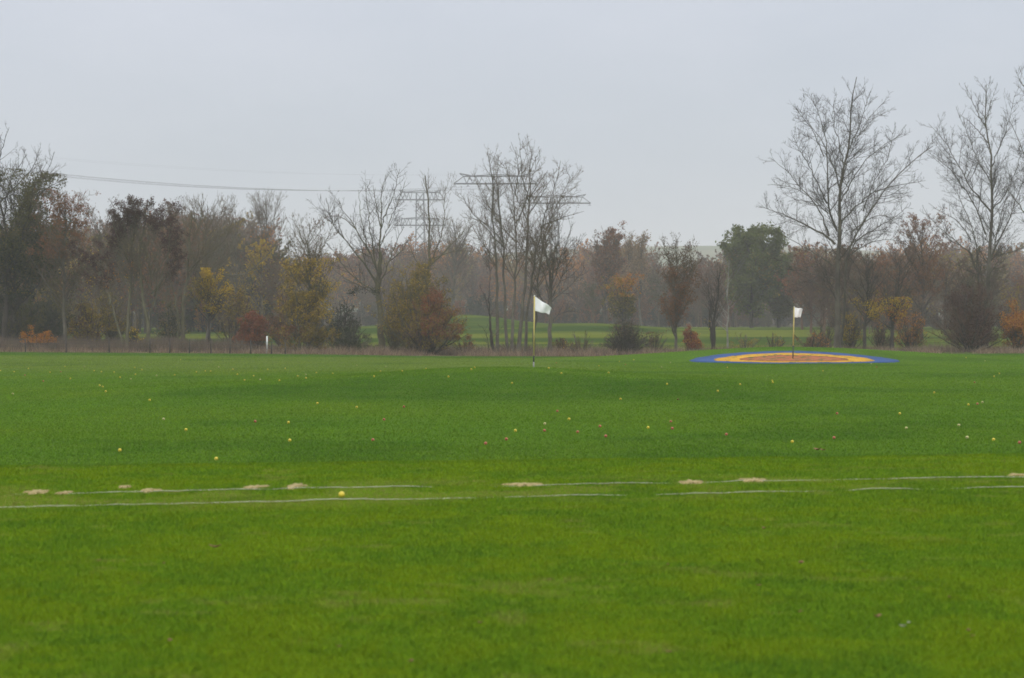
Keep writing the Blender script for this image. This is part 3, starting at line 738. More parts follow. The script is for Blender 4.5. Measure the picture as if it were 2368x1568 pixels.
# ------------------------------------------------------------------ trees
def resample(pts, n):
    pts = np.asarray(pts, dtype=float)
    for _ in range(2):                                        # Chaikin smoothing with the ends kept
        if len(pts) > 2:
            a = pts[:-1] * .75 + pts[1:] * .25; b_ = pts[:-1] * .25 + pts[1:] * .75
            pts = np.concatenate([pts[:1], np.stack([a, b_], 1).reshape(-1, pts.shape[1]), pts[-1:]])
    s = np.concatenate([[0], np.cumsum(np.linalg.norm(np.diff(pts, axis=0), axis=1))]); s /= s[-1]
    return np.stack([np.interp(np.linspace(0, 1, n), s, pts[:, i]) for i in range(pts.shape[1])], -1)

def growb(start, dirs, lens, r0, segs, wander, up, rg, tip=0.25):
    n = len(start); P = np.empty((n, segs + 1, 3)); P[:, 0] = start; d = nrm(dirs); st = (lens / segs)[:, None]
    for i in range(segs):
        d = nrm(d + wander * rg.normal(size=(n, 3)) + np.array([0, 0, up])); P[:, i + 1] = P[:, i] + d * st
    t = np.linspace(0, 1, segs + 1)
    return P, r0[:, None] * (1 - (1 - tip) * t)[None]

def spawn(P, Rr, L, spacing, ratio, ang, rg, t0=0.2, maxlen=9, rmin=0.006, rfac=0.6, rl=0.009, fall=0.6, lat=0.0):
    """children along every parent: starts, directions, lengths, radii"""
    n, S, _ = P.shape
    cnt = np.maximum(1, np.round(L * (1 - t0) / spacing * rg.uniform(.75, 1.25, n))).astype(int)
    i = np.repeat(np.arange(n), cnt); m = len(i)
    t = t0 + (0.98 - t0) * rg.random(m); f = t * (S - 1); a = np.minimum(f.astype(int), S - 2); w_ = (f - a)[:, None]
    pos = P[i, a] * (1 - w_) + P[i, a + 1] * w_
    T = nrm(P[i, a + 1] - P[i, a]); rad = Rr[i, a]
    u_, v_ = frames(T); ph = rg.random(m) * 2 * math.pi
    an = np.radians(ang) * rg.uniform(.65, 1.3, m)
    d_ = np.cos(an)[:, None] * T + np.sin(an)[:, None] * (np.cos(ph)[:, None] * u_ + np.sin(ph)[:, None] * v_)
    ln = np.minimum(L[i] * ratio, maxlen) * (1 - fall * (t - t0) / (1 - t0)) * rg.uniform(.55, 1.2, m)
    r_ = np.clip(np.minimum(rad * rfac, rl * ln + 0.002), rmin, None)
    return pos, d_, ln, r_

def plen(P): return np.linalg.norm(np.diff(P, axis=1), axis=2).sum(1)

def cards(C, size, rg, up=0.0):
    n = len(C)
    a = nrm(rg.normal(size=(n, 3)) + np.array([0, 0, up])); q = rg.normal(size=(n, 3)); b_ = nrm(np.cross(a, q))
    s = (size * rg.uniform(.6, 1.35, n))[:, None]; c_ = np.cross(a, b_)
    V = np.stack([C - a * s * .5, C + b_ * s * .30 + c_ * s * .08, C + a * s * .5, C - b_ * s * .30 + c_ * s * .08], 1)
    return V.reshape(-1, 3), np.arange(4 * n).reshape(n, 4)

def clump(C, rg, sc, frac):
    """keep leaves in clumps: 3-D sum of sines as a cheap noise"""
    k = rg.normal(size=(5, 3)) * sc; p = rg.random(5) * 6.28
    v = sum(np.sin(C @ k[i] + p[i]) for i in range(5))
    r = np.argsort(np.argsort(v)) / max(len(v) - 1, 1)
    return rg.random(len(v)) < np.clip((r - (1 - frac) + 0.28) / 0.56, 0.04, 1)

def skeleton(main, rg, s2=0.36, s3=0.24, s4=0.22, ratio2=0.34, ratio3=0.48, ratio4=0.5, ang=50, up=0.10, wander=0.075, max2=4.0, rtw=0.0085, t2=0.15, trunk_ratio=None, fall=0.6):
    """main: list of (points K x 3, r0, r1, t0 for children)"""
    G_tr, lv = [], []; ratio2 *= 1.2; max2 *= 1.2; up *= 0.75
    for pts, r0, r1, t0 in main:
        n = 16; P = resample(pts, n)
        L = np.linalg.norm(np.diff(P, axis=0), axis=1).sum()
        P[1:-1] += rg.normal(size=(n - 2, 3)) * min(0.008 * L, 0.035) * np.array([1, 1, .3])
        tt = np.linspace(0, 1, n); rr = r0 + (r1 - r0) * tt ** 0.7
        G_tr.append((P, rr)); lv.append((P, rr, L, t0))
    b2 = []
    for P, rr, L, t0 in lv:
        b2.append(spawn(P[None], rr[None], np.array([L]), s2, ratio2, ang, rg, t0, max2, rmin=rtw * 1.5, fall=fall))
    st, d_, ln, r_ = [np.concatenate(x) for x in zip(*b2)]
    P2, R2 = growb(st, d_, ln, r_, 6, wander, up, rg)
    st, d_, ln, r_ = spawn(P2, R2, ln, s3, ratio3, ang, rg, t2, rmin=rtw)
    P3, R3 = growb(st, d_, ln, r_, 4, wander * 1.5, up * 1.3, rg, 0.5)
    if s4:
        st, d_, ln, r_ = spawn(P3, R3, ln, s4, ratio4, ang, rg, 0.2, rmin=rtw * .8)
        P4, R4 = growb(st, d_, ln, r_, 2, wander * 1.2, up, rg, 0.6)
    else: P4, R4 = P3[:0, :3], R3[:0, :3]
    return G_tr, (P2, R2), (P3, R3), (P4, R4)

def extra(*a, **k): return auto(*a, **k)[1][1:]
def leafpts(levels, n, rg, tip=0.3):
    P = levels[-1][0] if len(levels[-1][0]) else levels[-2][0]
    i = rg.integers(0, len(P), n); S = P.shape[1]
    f = (tip + (1 - tip) * rg.random(n)) * (S - 1); a = np.minimum(f.astype(int), S - 2); w_ = (f - a)[:, None]
    return P[i, a] * (1 - w_) + P[i, a + 1] * w_ + rg.normal(size=(n, 3)) * 0.05

NT = [0]; LM = 5.0
def tree(name, label, cat, base, main, bark='bark', twig='twig', leaves=(), group=None, seed=None, **kw):
    """main stems in world coordinates; leaves: (material, count, size, low, high, clump scale, kept share)"""
    NT[0] += 1; rg = np.random.default_rng(seed or 1000 + NT[0])
    base = np.array(base, dtype=float)
    main = [(np.asarray(p, dtype=float) - base, a, b_, t) for p, a, b_, t in main]
    G_tr, l2, l3, l4 = skeleton(main, rg, **kw)
    root = empty(name, base); tag(root, label, cat, group)
    g = Geo()
    for P, rr in G_tr:
        V, F = tubes(P[None], rr[None], 8); g.add(V, F)
    g.make('trunk' if 'shrub' not in name and 'bush' not in name else 'stems', M[bark], root, smooth=True)
    g = Geo()
    for (P, R_), k in ((l2, 5), (l3, 3), (l4, 3)):
        if len(P):
            V, F = tubes(P, R_, k); g.add(V, F)
    g.make('crown', M[twig], root, smooth=True)
    allz = np.concatenate([l2[0][..., 2].ravel(), l3[0][..., 2].ravel()]); H = np.quantile(allz, 0.995)
    for lf in leaves:
        mat, cnt, size, lo, hi, sc, share = lf[:7]
        C = leafpts((l2, l3, l4), int(LM * cnt / share), rg); C = C + rg.normal(size=C.shape) * size * .6
        if len(lf) > 7:
            C = C[lf[7](C[:, 0] / H, C[:, 2] / H, rg.random(len(C)))]
        C = C[(C[:, 2] > lo * H) & (C[:, 2] < hi * H)]
        if not len(C): continue
        C = C[clump(C, rg, sc, share)]
        if not len(C): continue
        V, F = cards(C, np.full(len(C), size * .78), rg)
        build('foliage', V, [(F, 0)], M[mat], root)
    return root

def pxstems(Y, stems, seed, dz=0.55):
    """stems drawn as (radius at start, radius at end in photo px, t0, [(px, row) ...]); every limb but the first also leans in depth"""
    rg = np.random.default_rng(seed); out = []
    for k, (a, b_, t0, pts) in enumerate(stems):
        P = np.array([at(x, y, Y) for x, y in pts])
        P[:, 2] = P[:, 2]
        if k > 0:
            reach = np.concatenate([[0], np.cumsum(np.linalg.norm(np.diff(P, axis=0), axis=1))])
            P[:, 1] += reach * rg.uniform(-dz, dz)
        q = 0.68 if k else 0.9
        out.append((P, q * a * Y / FPX, q * b_ * Y / FPX, t0))
    return out

def auto(Y, px, base_row, top_row, hw, r, seed, n=16, tmin=0.28, ang=48, stems=1, lean=0.0, tilt=0.0, prof=0.45):
    """a tree with its own crown: trunk(s) and limbs to fit a height and a half width in photo px"""
    rg = np.random.default_rng(seed); b0 = at(px, base_row, Y); H = (base_row - top_row) / FPX * Y; HW = hw / FPX * Y; rr = r / FPX * Y
    b0[2] = gz1(b0[0], Y); H = CAMZ + (HZ - top_row) / FPX * Y - b0[2]
    main = []; n = int(n * 1.7)
    for s in range(stems):
        o = rg.normal(size=2) * 0.10 * HW * (stems > 1); sp = rg.normal(size=2) * 0.35 * HW * (stems > 1)
        hh = H * (1 if s == 0 else rg.uniform(.75, .98))
        ks = np.linspace(0, 1, 6)
        P = b0 + np.stack([o[0] + sp[0] * ks ** 1.2 + lean * HW * ks, o[1] + sp[1] * ks ** 1.2, hh * ks], -1)
        P[1:-1, :2] += rg.normal(size=(4, 2)) * 0.012 * H
        q = rr * (1 if s == 0 else rg.uniform(.55, .9)); main.append((P, q, q * .12, max(tmin, .3)))
        Pr = resample(P, 40)
        for j in range(max(3, n // stems)):
            t = tmin + (0.93 - tmin) * (j + rg.random()) / max(3, n // stems); k = int(t * 39); p = Pr[k]
            shape = math.sqrt(max(0.06, 1 - ((t - prof) / (0.62 if t > prof else 0.5)) ** 2))
            an = R(ang) * rg.uniform(.75, 1.2) * (1.1 - .35 * t); az = rg.random() * 6.283
            ln = min(HW * shape / max(math.sin(an), .35) * rg.uniform(.7, 1.08), (H * 1.0 - (p[2] - b0[2])) / max(math.cos(an), .3) * 1.0 + .3)
            d_ = np.array([math.cos(az) * math.sin(an), math.sin(az) * math.sin(an), math.cos(an)])
            q1 = p + d_ * ln * .5; q2 = p + d_ * ln + np.array([0, 0, ln * .10])
            r1 = min(q * (1 - .8 * t) * .5, .013 * ln + .01)
            main.append((np.array([p, q1, q2]), r1, r1 * .25, 0.12))
    return b0, main

def shrubstems(Y, px, base_row, top_row, hw, r, seed, n=16):
    rg = np.random.default_rng(seed); b0 = at(px, base_row, Y); b0[2] = gz1(b0[0], Y)
    H = CAMZ + (HZ - top_row) / FPX * Y - b0[2]; HW = hw / FPX * Y; rr = r / FPX * Y; main = []
    for j in range(n):
        az = rg.random() * 6.283; q = rg.random() ** .5; e = np.array([math.cos(az), math.sin(az)])
        h = H * max(.16, 1 - q ** 2.6) ** .5 * (1 - .25 * q) * rg.uniform(.8, 1.0)
        s = b0 + np.array([*(e * HW * .14 * rg.random()), -.05])
        P = np.array([s, s + np.array([*(e * HW * q * .42), h * .42]), b0 + np.array([*(e * HW * q * .85), h * .8]), b0 + np.array([*(e * HW * q * 1.05), h * .98])])
        main.append((P, rr * rg.uniform(.6, 1), rr * .25, 0.15))
    return b0, main

# ---- traced limbs of the trees that stand clear: Z2, Z3, Z5, Z1 turn coordinates read off enlargements into photo pixels
def Z5(*p): return [(1762 + .4496 * x, 160.2 + .4496 * y) for x, y in p]
def Z3(*p): return [(961 + .3678 * x, 288.3 + .3678 * y) for x, y in p]
def Z2(*p): return [(544.6 + .3678 * x, 288.3 + .3678 * y) for x, y in p]
def Z1(*p): return [(.3678 * x, 288.3 + .3678 * y) for x, y in p]
def gbase(px, Y): x = (px - CX) / FPX * Y; return np.array([x, Y, gz1(x, Y)])
def rooted(Y, stems):
    """carry the first point of every ground stem down to the ground"""
    out = []
    for a, b_, t0, p in stems:
        if p[0][1] > 780:
            x = p[0][0]; row = HZ + (CAMZ - gz1((x - CX) / FPX * Y, Y) + .1) / Y * FPX; p = [(x, row)] + list(p[1:])
        out.append((a, b_, t0, p))
    return out

Y = 146
st = rooted(Y, [(9.5, .9, .18, Z5((384, 1440), (388, 1200), (388, 1000), (398, 850), (400, 700), (402, 600), (422, 500), (450, 400), (458, 250), (460, 110), (486, 40))),
    (6, 1.0, .3, Z5((404, 1440), (410, 1200), (402, 1060), (410, 960), (450, 850), (520, 730), (580, 630), (680, 520), (795, 430))),
    (4.2, .6, .12, Z5((386, 830), (340, 740), (333, 600), (318, 450), (300, 300), (240, 170))),
    (4.6, .6, .12, Z5((375, 900), (345, 865), (250, 810), (130, 745), (0, 700))),
    (3.4, .5, .15, Z5((345, 860), (300, 720), (200, 600), (100, 490), (42, 450))),
    (3.0, .5, .15, Z5((333, 690), (265, 560), (185, 430), (130, 350))),
    (3.0, .5, .15, Z5((402, 620), (372, 500), (320, 400), (240, 280), (180, 200))),
    (3.2, .5, .15, Z5((398, 790), (470, 720), (560, 640), (650, 560), (720, 480))),
    (3.0, .5, .15, Z5((408, 680), (460, 560), (520, 470), (610, 400), (695, 345))),
    (2.8, .5, .15, Z5((408, 600), (440, 480), (500, 340), (570, 230), (632, 170))),
    (2.4, .5, .15, Z5((440, 430), (480, 330), (520, 200), (550, 90))),
    (2.4, .5, .15, Z5((425, 500), (390, 380), (360, 240), (375, 120))),
    (2.2, .5, .15, Z5((318, 450), (270, 330), (215, 250), (170, 190))),
    (3.4, .5, .15, Z5((430, 980), (480, 880), (600, 810), (700, 750), (748, 690))),
    (2.6, .5, .15, Z5((420, 990), (520, 900), (640, 870), (745, 885))),
    (2.8, .5, .15, Z5((385, 1020), (300, 960), (200, 900), (60, 815))),
    (2.6, .5, .15, Z5((380, 1080), (250, 1050), (150, 1000), (60, 955))),
    (2.2, .5, .2, Z5((384, 1150), (290, 1110), (190, 1060), (110, 1000))),
    (2.6, .6, .2, Z5((372, 1390), (300, 1300), (230, 1225), (130, 1170))),
    (2.2, .5, .2, Z5((400, 1190), (480, 1130), (570, 1060))),
    (2.4, .5, .15, Z5((520, 730), (560, 600), (640, 470), (660, 330))),
    (2.4, .5, .15, Z5((580, 630), (680, 600), (760, 590), (820, 580))),
    (2.2, .5, .15, Z5((460, 840), (560, 760), (650, 740), (730, 800))),
    (2.2, .5, .15, Z5((340, 740), (250, 660), (140, 600), (20, 600)))])
tree('bare_tree', 'broad tall bare tree with a pale grey trunk, right behind the coloured target', 'tree', gbase(1935, Y), pxstems(Y, st, 3, .5), 'bark', 'twig_dark', s2=.30, s3=.175, s4=.165, max2=2.6, ratio2=.36, up=.13, fall=.58)

Y = 150
st = rooted(Y, [(8, .9, .25, Z5((1150, 1440), (1160, 1200), (1168, 1000), (1180, 800), (1185, 650), (1180, 450), (1156, 350), (1145, 200), (1152, 80))),
    (4.8, .6, .15, Z5((1162, 1090), (1180, 965), (1230, 880), (1300, 760), (1348, 630), (1400, 520))),
    (3.6, .5, .15, Z5((1182, 740), (1120, 660), (1060, 570), (1010, 450), (960, 350), (885, 265))),
    (3.2, .5, .15, Z5((1150, 850), (1100, 700), (1030, 600), (960, 500), (850, 425))),
    (4.6, .6, .2, Z5((1130, 1440), (1100, 1060), (1080, 950), (1070, 860), (1020, 750), (960, 620), (890, 560))),
    (2.8, .5, .15, Z5((1085, 960), (980, 880), (900, 830), (815, 745))),
    (2.4, .5, .15, Z5((1075, 880), (1010, 780), (920, 740), (850, 690))),
    (3.0, .5, .15, Z5((1178, 980), (1210, 830), (1250, 650), (1305, 530))),
    (2.6, .5, .15, Z5((1187, 720), (1250, 640), (1290, 500), (1310, 380))),
    (2.6, .5, .15, Z5((1182, 500), (1220, 380), (1252, 250), (1265, 150))),
    (2.4, .5, .15, Z5((1160, 380), (1100, 280), (1035, 225))),
    (2.2, .5, .15, Z5((1150, 300), (1100, 200), (1050, 80))),
    (2.2, .5, .15, Z5((1152, 260), (1175, 160), (1200, 80))),
    (2.4, .5, .15, Z5((1184, 600), (1110, 480), (1060, 360), (1010, 240))),
    (2.4, .5, .15, Z5((1195, 960), (1290, 940), (1400, 900)))])
tree('bare_tree', 'tall upright bare tree rising out of the maroon bush near the right edge', 'tree', gbase(2280, Y), pxstems(Y, st, 5, .5), 'bark', 'twig_dark', s2=.30, s3=.175, s4=.165, max2=2.4, ratio2=.34, up=.16, fall=.60)
b0, mn = auto(148, 2446, 810, 190, 120, 8, 61, 20, .25, 42)
tree('bare_tree', 'bare tree cut by the right edge, only its left twigs in view', 'tree', b0, mn, 'bark', 'twig_dark', s2=.4, max2=2.4, up=.14)

Y = 139
st = rooted(Y, [(5.4, .7, .35, Z3((513, 1430), (515, 1200), (512, 950), (500, 750), (485, 550), (490, 350), (452, 170))),
    (6.6, .7, .35, Z3((590, 1400), (560, 1200), (553, 1000), (560, 850), (545, 700), (525, 500), (508, 330), (520, 180))),
    (6.8, .7, .35, Z3((607, 1400), (612, 1200), (630, 1000), (630, 800), (628, 600), (622, 430), (590, 330), (560, 190))),
    (8.4, .8, .35, Z3((650, 1420), (662, 1200), (692, 1000), (705, 800), (710, 600), (712, 450), (722, 250), (742, 110))),
    (6.4, .6, .35, Z3((692, 1420), (702, 1220), (722, 1000), (762, 800), (800, 600), (860, 430), (905, 250))),
    (5.2, .5, .35, Z3((742, 1420), (756, 1200), (770, 1000), (790, 800), (830, 620), (900, 480), (985, 310))),
    (2.8, .5, .15, Z3((552, 770), (480, 690), (420, 630), (330, 520), (272, 420))),
    (2.2, .5, .15, Z3((548, 740), (470, 640), (400, 600), (300, 590))),
    (2.4, .5, .15, Z3((540, 640), (450, 500), (390, 380), (360, 280))),
    (2.4, .5, .15, Z3((708, 620), (650, 480), (600, 380), (560, 260))),
    (2.6, .5, .15, Z3((712, 480), (680, 380), (660, 240), (655, 90))),
    (2.4, .5, .15, Z3((715, 460), (770, 380), (830, 290))),
    (2.4, .5, .15, Z3((712, 560), (780, 470), (840, 360), (890, 290))),
    (2.4, .5, .15, Z3((630, 620), (690, 500), (730, 350), (790, 170))),
    (2.2, .5, .15, Z3((622, 440), (650, 320), (640, 200), (600, 110))),
    (2.4, .5, .15, Z3((790, 640), (880, 600), (970, 570), (1060, 545))),
    (2.2, .5, .15, Z3((720, 300), (760, 200), (790, 150)))])
tree('bare_tree', 'tall central clump of bare slim stems reaching above the pylons', 'tree', gbase(1200, Y), pxstems(Y, st, 7, .5), 'bark', 'twig', s2=.28, s3=.18, s4=.17, max2=2.4, ratio2=.34, up=.16, fall=.6,
     leaves=[('l_brown', 260, .09, .5, 1.1, .8, .5)])
Y = 137
st = rooted(Y, [(6.4, 1.2, .2, Z3((497, 1450), (474, 1330), (466, 1200), (462, 1080))), (1.8, .5, .1, Z3((466, 1200), (440, 1080), (400, 1010))), (2.0, .5, .1, Z3((462, 1090), (470, 950), (455, 820), (420, 740))),
    (1.6, .5, .15, Z3((475, 1350), (440, 1280), (395, 1260)))])
tree('bare_tree', 'short dark crooked trunk at the left foot of the tall central clump', 'tree', gbase(1143, Y), pxstems(Y, st, 8), 'bark_dark', 'twig_dark', s2=.35, max2=1.6)
Y = 138
st = rooted(Y, [(6.5, 1.4, .3, Z3((835, 1445), (842, 1300), (848, 1150), (850, 1000), (838, 860), (800, 760), (785, 640))),
    (3.4, .6, .12, Z3((848, 1080), (868, 900), (850, 740), (838, 620))), (3.2, .6, .12, Z3((850, 1060), (905, 860), (950, 740), (985, 630))),
    (3.0, .6, .12, Z3((852, 1100), (935, 930), (1000, 800), (1040, 690))), (3.0, .6, .12, Z3((846, 1040), (790, 880), (750, 760), (730, 660))),
    (2.6, .6, .12, Z3((860, 960), (900, 760), (905, 620), (930, 540))), (2.4, .5, .12, Z3((850, 1000), (880, 800), (880, 680), (870, 560))),
    (2.2, .5, .12, Z3((845, 1250), (900, 1190), (960, 1170), (1040, 1180))), (2.4, .5, .12, Z3((848, 1200), (780, 1060), (720, 960), (690, 880))), (2.2, .5, .12, Z3((850, 1120), (940, 1040), (1010, 980), (1060, 900)))])
tree('bare_tree', 'dense dark twiggy tree with a pale grey trunk foot, right of the tall central clump', 'tree', gbase(1268, Y), pxstems(Y, st, 9), 'bark', 'twig_dark', s2=.27, s3=.22, s4=.22, max2=2.0, ratio2=.36, up=.16,
     leaves=[('l_ochre', 150, .11, 0, .34, 1.2, .35), ('l_orange', 30, .11, 0, .3, 1.2, .35)])

Y = 142
st = rooted(Y, [(11, 4.5, .5, Z2((925, 1400), (912, 1250), (903, 1100), (892, 1000), (905, 900), (908, 800))),
    (4.2, .6, .12, Z2((892, 1010), (850, 930), (790, 850), (740, 780), (670, 700), (610, 600), (588, 480))),
    (4.0, .6, .12, Z2((895, 960), (880, 880), (830, 780), (760, 650), (690, 560), (648, 470))),
    (4.4, .7, .12, Z2((905, 900), (910, 750), (914, 600), (915, 400), (942, 310))),
    (3.8, .6, .12, Z2((900, 1060), (930, 950), (980, 850), (1010, 760), (1070, 650))),
    (3.0, .6, .12, Z2((898, 1060), (800, 1000), (730, 950), (660, 850), (590, 750))),
    (2.6, .6, .12, Z2((898, 1080), (760, 1000), (660, 960), (590, 890))),
    (3.0, .6, .12, Z2((912, 660), (960, 530), (1010, 420), (1042, 290))),
    (3.2, .6, .12, Z2((885, 900), (860, 740), (840, 560), (828, 390))),
    (2.6, .6, .12, Z2((835, 790), (790, 640), (770, 500), (760, 400))),
    (2.6, .6, .12, Z2((912, 760), (960, 640), (1000, 540), (1075, 330))),
    (2.4, .6, .12, Z2((760, 660), (700, 600), (640, 570), (560, 590))),
    (2.4, .6, .12, Z2((912, 640), (880, 500), (865, 380))), (2.2, .6, .12, Z2((980, 850), (1040, 800), (1100, 700)))])
tree('bare_tree', 'bare tree with a stout ivy dark trunk and fan of limbs, beside the olive bush', 'tree', gbase(880, Y), pxstems(Y, st, 11), 'bark_green', 'twig_dark', s2=.36, s3=.22, s4=.2, max2=2.0, ratio2=.32, up=.15, fall=.45,
     leaves=[('l_ivy', 1500, .16, .0, .36, .9, .7)])
Y = 149
st = rooted(Y, [(5, 1.5, .4, Z2((1180, 1400), (1190, 1150), (1205, 960), (1216, 870), (1222, 700), (1216, 480), (1192, 320))),
    (3.2, .6, .12, Z2((1212, 900), (1280, 750), (1310, 600), (1310, 440), (1316, 370))), (3.0, .6, .12, Z2((1210, 900), (1300, 810), (1390, 720), (1450, 640))),
    (2.4, .6, .12, Z2((1218, 820), (1235, 650), (1262, 520))), (2.4, .6, .12, Z2((1250, 840), (1360, 800), (1440, 790))), (2.2, .6, .12, Z2((1205, 960), (1130, 850), (1080, 720)))])
tree('bare_tree', 'bare tree with whip like upright limbs rising behind the olive and red bush', 'tree', gbase(990, Y), pxstems(Y, st, 13), 'bark_green', 'twig', s2=.3, s3=.24, s4=.22, max2=1.8, ratio2=.28, up=.2, fall=.2)

Y = 138.5
st = rooted(Y, [(6, 1.2, .3, Z1((795, 1420), (802, 1250), (816, 1100), (830, 900), (832, 720), (815, 560))),
    (5, .8, .25, Z1((790, 1420), (750, 1300), (712, 1180), (672, 1080), (610, 1000), (540, 950), (490, 880), (450, 800))),
    (3, .6, .12, Z1((690, 1130), (680, 960), (640, 840), (600, 760))), (3, .6, .12, Z1((818, 1080), (880, 900), (900, 700), (880, 520))),
    (2.8, .6, .12, Z1((830, 900), (770, 760), (740, 640), (735, 570))), (2.6, .6, .12, Z1((818, 1050), (740, 900), (700, 800), (640, 760))), (2.4, .6, .12, Z1((832, 750), (860, 620), (850, 500)))])
tree('maroon_leaved_tree', 'tree with forked pale trunk and dark maroon crown leaves, left one of two', 'tree', gbase(291, Y), pxstems(Y, st, 15) + extra(138.5, 305, 812, 482, 68, 4, 215, 16, .4, 40, prof=.6), 'bark_green', 'twig', s2=.30, s3=.24, s4=.24, max2=2.0, ratio2=.34, up=.18,
     leaves=[('l_purple', 5200, .105, .40, 1.03, .8, .75, lambda x, z, r: (((x - .10) / .27) ** 2 + ((z - .57) / .43) ** 2 > .30 + .35 * r) & (z > .40 + .1 * r)), ('l_orange', 160, .12, .38, .62, 1.0, .3), ('l_yellow', 90, .13, .05, .5, 1.2, .2)])
Y = 138
st = rooted(Y, [(6.5, 1.2, .3, Z1((940, 1420), (935, 1250), (900, 1130), (880, 980), (880, 800), (910, 600), (930, 480))),
    (3.4, .7, .12, Z1((935, 1220), (972, 1100), (975, 900), (990, 700), (1000, 500))), (2.8, .6, .12, Z1((972, 1080), (1040, 920), (1080, 760), (1110, 560))),
    (2.6, .6, .12, Z1((975, 950), (1060, 800), (1120, 700), (1160, 640))), (2.4, .6, .12, Z1((882, 900), (830, 760), (810, 620))), (2.4, .6, .12, Z1((900, 1130), (830, 1000), (760, 940))), (2.2, .6, .12, Z1((975, 1050), (1080, 950), (1150, 900)))])
tree('maroon_leaved_tree', 'tree with single pale trunk and dark maroon crown leaves, right one of two', 'tree', gbase(346, Y), pxstems(Y, st, 17) + extra(138, 350, 812, 488, 72, 4, 217, 16, .4, 40, prof=.6), 'bark_green', 'twig', s2=.30, s3=.24, s4=.24, max2=2.0, ratio2=.34, up=.18,
     leaves=[('l_purple', 5200, .105, .40, 1.03, .8, .75, lambda x, z, r: (((x + .05) / .27) ** 2 + ((z - .57) / .43) ** 2 > .30 + .35 * r) & (z > .40 + .1 * r)), ('l_brown', 200, .12, .3, .65, 1.0, .4)])
Y = 147
st = rooted(Y, [(6.5, 1, .3, Z1((1150, 1380), (1150, 1200), (1165, 1080), (1180, 900), (1192, 750), (1205, 540))),
    (4.6, .7, .2, Z1((1112, 1380), (1128, 1200), (1092, 1040), (1060, 900), (1080, 700))),
    (3.8, .6, .15, Z1((1155, 1110), (1250, 990), (1380, 930), (1500, 955), (1600, 870), (1690, 770), (1760, 560))), (3, .6, .12, Z1((1172, 1000), (1260, 850), (1300, 720), (1310, 560))),
    (2.8, .6, .12, Z1((1180, 930), (1300, 820), (1420, 760), (1500, 600))), (2.6, .6, .12, Z1((1190, 780), (1260, 640), (1290, 480))), (2.4, .6, .12, Z1((1165, 1060), (1340, 890), (1420, 850), (1460, 700))), (2.4, .6, .12, Z1((1192, 760), (1150, 640), (1130, 520)))])
tree('bare_tree', 'mossy bare tree with long limbs leaning right, just right of the maroon leaved pair', 'tree', gbase(420, Y), pxstems(Y, st, 19) + extra(147, 450, 808, 480, 105, 3, 219, 5, .4, 40), 'bark_green', 'twig_ochre', s2=.30, s3=.26, s4=.24, max2=2.0, ratio2=.34, up=.18,
     leaves=[('l_ivy', 260, .15, 0, .2, 1, .6)])

Y = 144
st = rooted(Y, [(9, 1.5, .25, [(12, 812), (16, 700), (22, 600), (10, 500), (-20, 400)]), (4, .7, .12, [(20, 640), (50, 540), (72, 450), (100, 380), (108, 345)]), (3.4, .7, .12, [(14, 560), (40, 480), (80, 450), (130, 420), (150, 405)]),
    (3.4, .7, .12, [(10, 520), (12, 440), (30, 390), (55, 355)]), (3, .6, .12, [(-10, 430), (5, 370), (20, 330), (35, 300)]), (3, .6, .12, [(20, 600), (70, 560), (110, 500), (125, 440)]), (3, .6, .12, [(18, 650), (80, 620), (130, 560), (150, 500)]),
    (3.2, .7, .12, [(10, 540), (-40, 450), (-60, 380), (-80, 280)]), (2.8, .6, .12, [(16, 700), (70, 680), (120, 640)]), (2.8, .6, .12, [(0, 470), (40, 420), (70, 380), (78, 335)])])
tree('olive_leaved_tree', 'big tree at the left edge, bare twigs on top and olive leaves below', 'tree', gbase(12, Y), pxstems(Y, st, 21) + extra(144, 30, 812, 400, 125, 6, 221, 26, .15, 45), 'bark_dark', 'twig_dark', s2=.30, s3=.24, s4=.24, max2=2.2, ratio2=.34, up=.14,
     leaves=[('l_olive', 6500, .17, .25, .80, .6, .6), ('l_ivy', 5000, .20, .0, .5, .8, .7), ('l_ochre', 900, .15, .25, .55, .9, .4)])
b0, mn = auto(141, 150, 812, 462, 80, 5.5, 65, 22, .25, 40)
tree('rusty_tree', 'slim grey trunked tree with thin rusty leaves in its top, behind the left fence', 'tree', b0, mn, 'bark', 'twig', s2=.28, s3=.24, max2=1.9, up=.18,
     leaves=[('l_rust', 1900, .12, .58, 1.1, .8, .6), ('l_brown', 700, .12, .3, .7, .8, .5), ('l_olive', 500, .13, .2, .6, .8, .5)])
b0, mn = auto(160, 232, 800, 500, 70, 4, 66, 16, .25, 40)
tree('bare_tree', 'thin grey bare tree between the rusty one and the maroon leaved pair', 'tree', b0, mn, 'bark', 'twig', s2=.3, s3=.25, max2=1.8, up=.18, leaves=[('l_brown', 500, .12, .3, 1.1, .8, .5)])
b0, mn = auto(175, 480, 795, 475, 85, 5, 67, 18, .25, 42)
tree('bare_tree', 'pale bare tree with a fine rounded crown behind the yellow leaved bush', 'tree', b0, mn, 'bark', 'twig', s2=.3, s3=.25, max2=2.2, up=.16)
b0, mn = auto(235, 615, 790, 462, 55, 4, 68, 20, .35, 36, prof=.6)
tree('bare_tree', 'hazy grey bare tree with a fan shaped top, standing alone far behind the red bush', 'tree', b0, mn, 'bark', 'twig', s2=.3, s3=.28, max2=2.4, up=.18, rtw=.010, leaves=[('l_orange', 250, .2, .45, .75, .6, .4)])
b0, mn = auto(210, 545, 790, 490, 50, 3.5, 69, 16, .3, 38)
tree('bare_tree', 'hazy bare tree just left of the fan shaped far one', 'tree', b0, mn, 'bark', 'twig', s2=.32, s3=.28, max2=2.2, up=.18, rtw=.009)

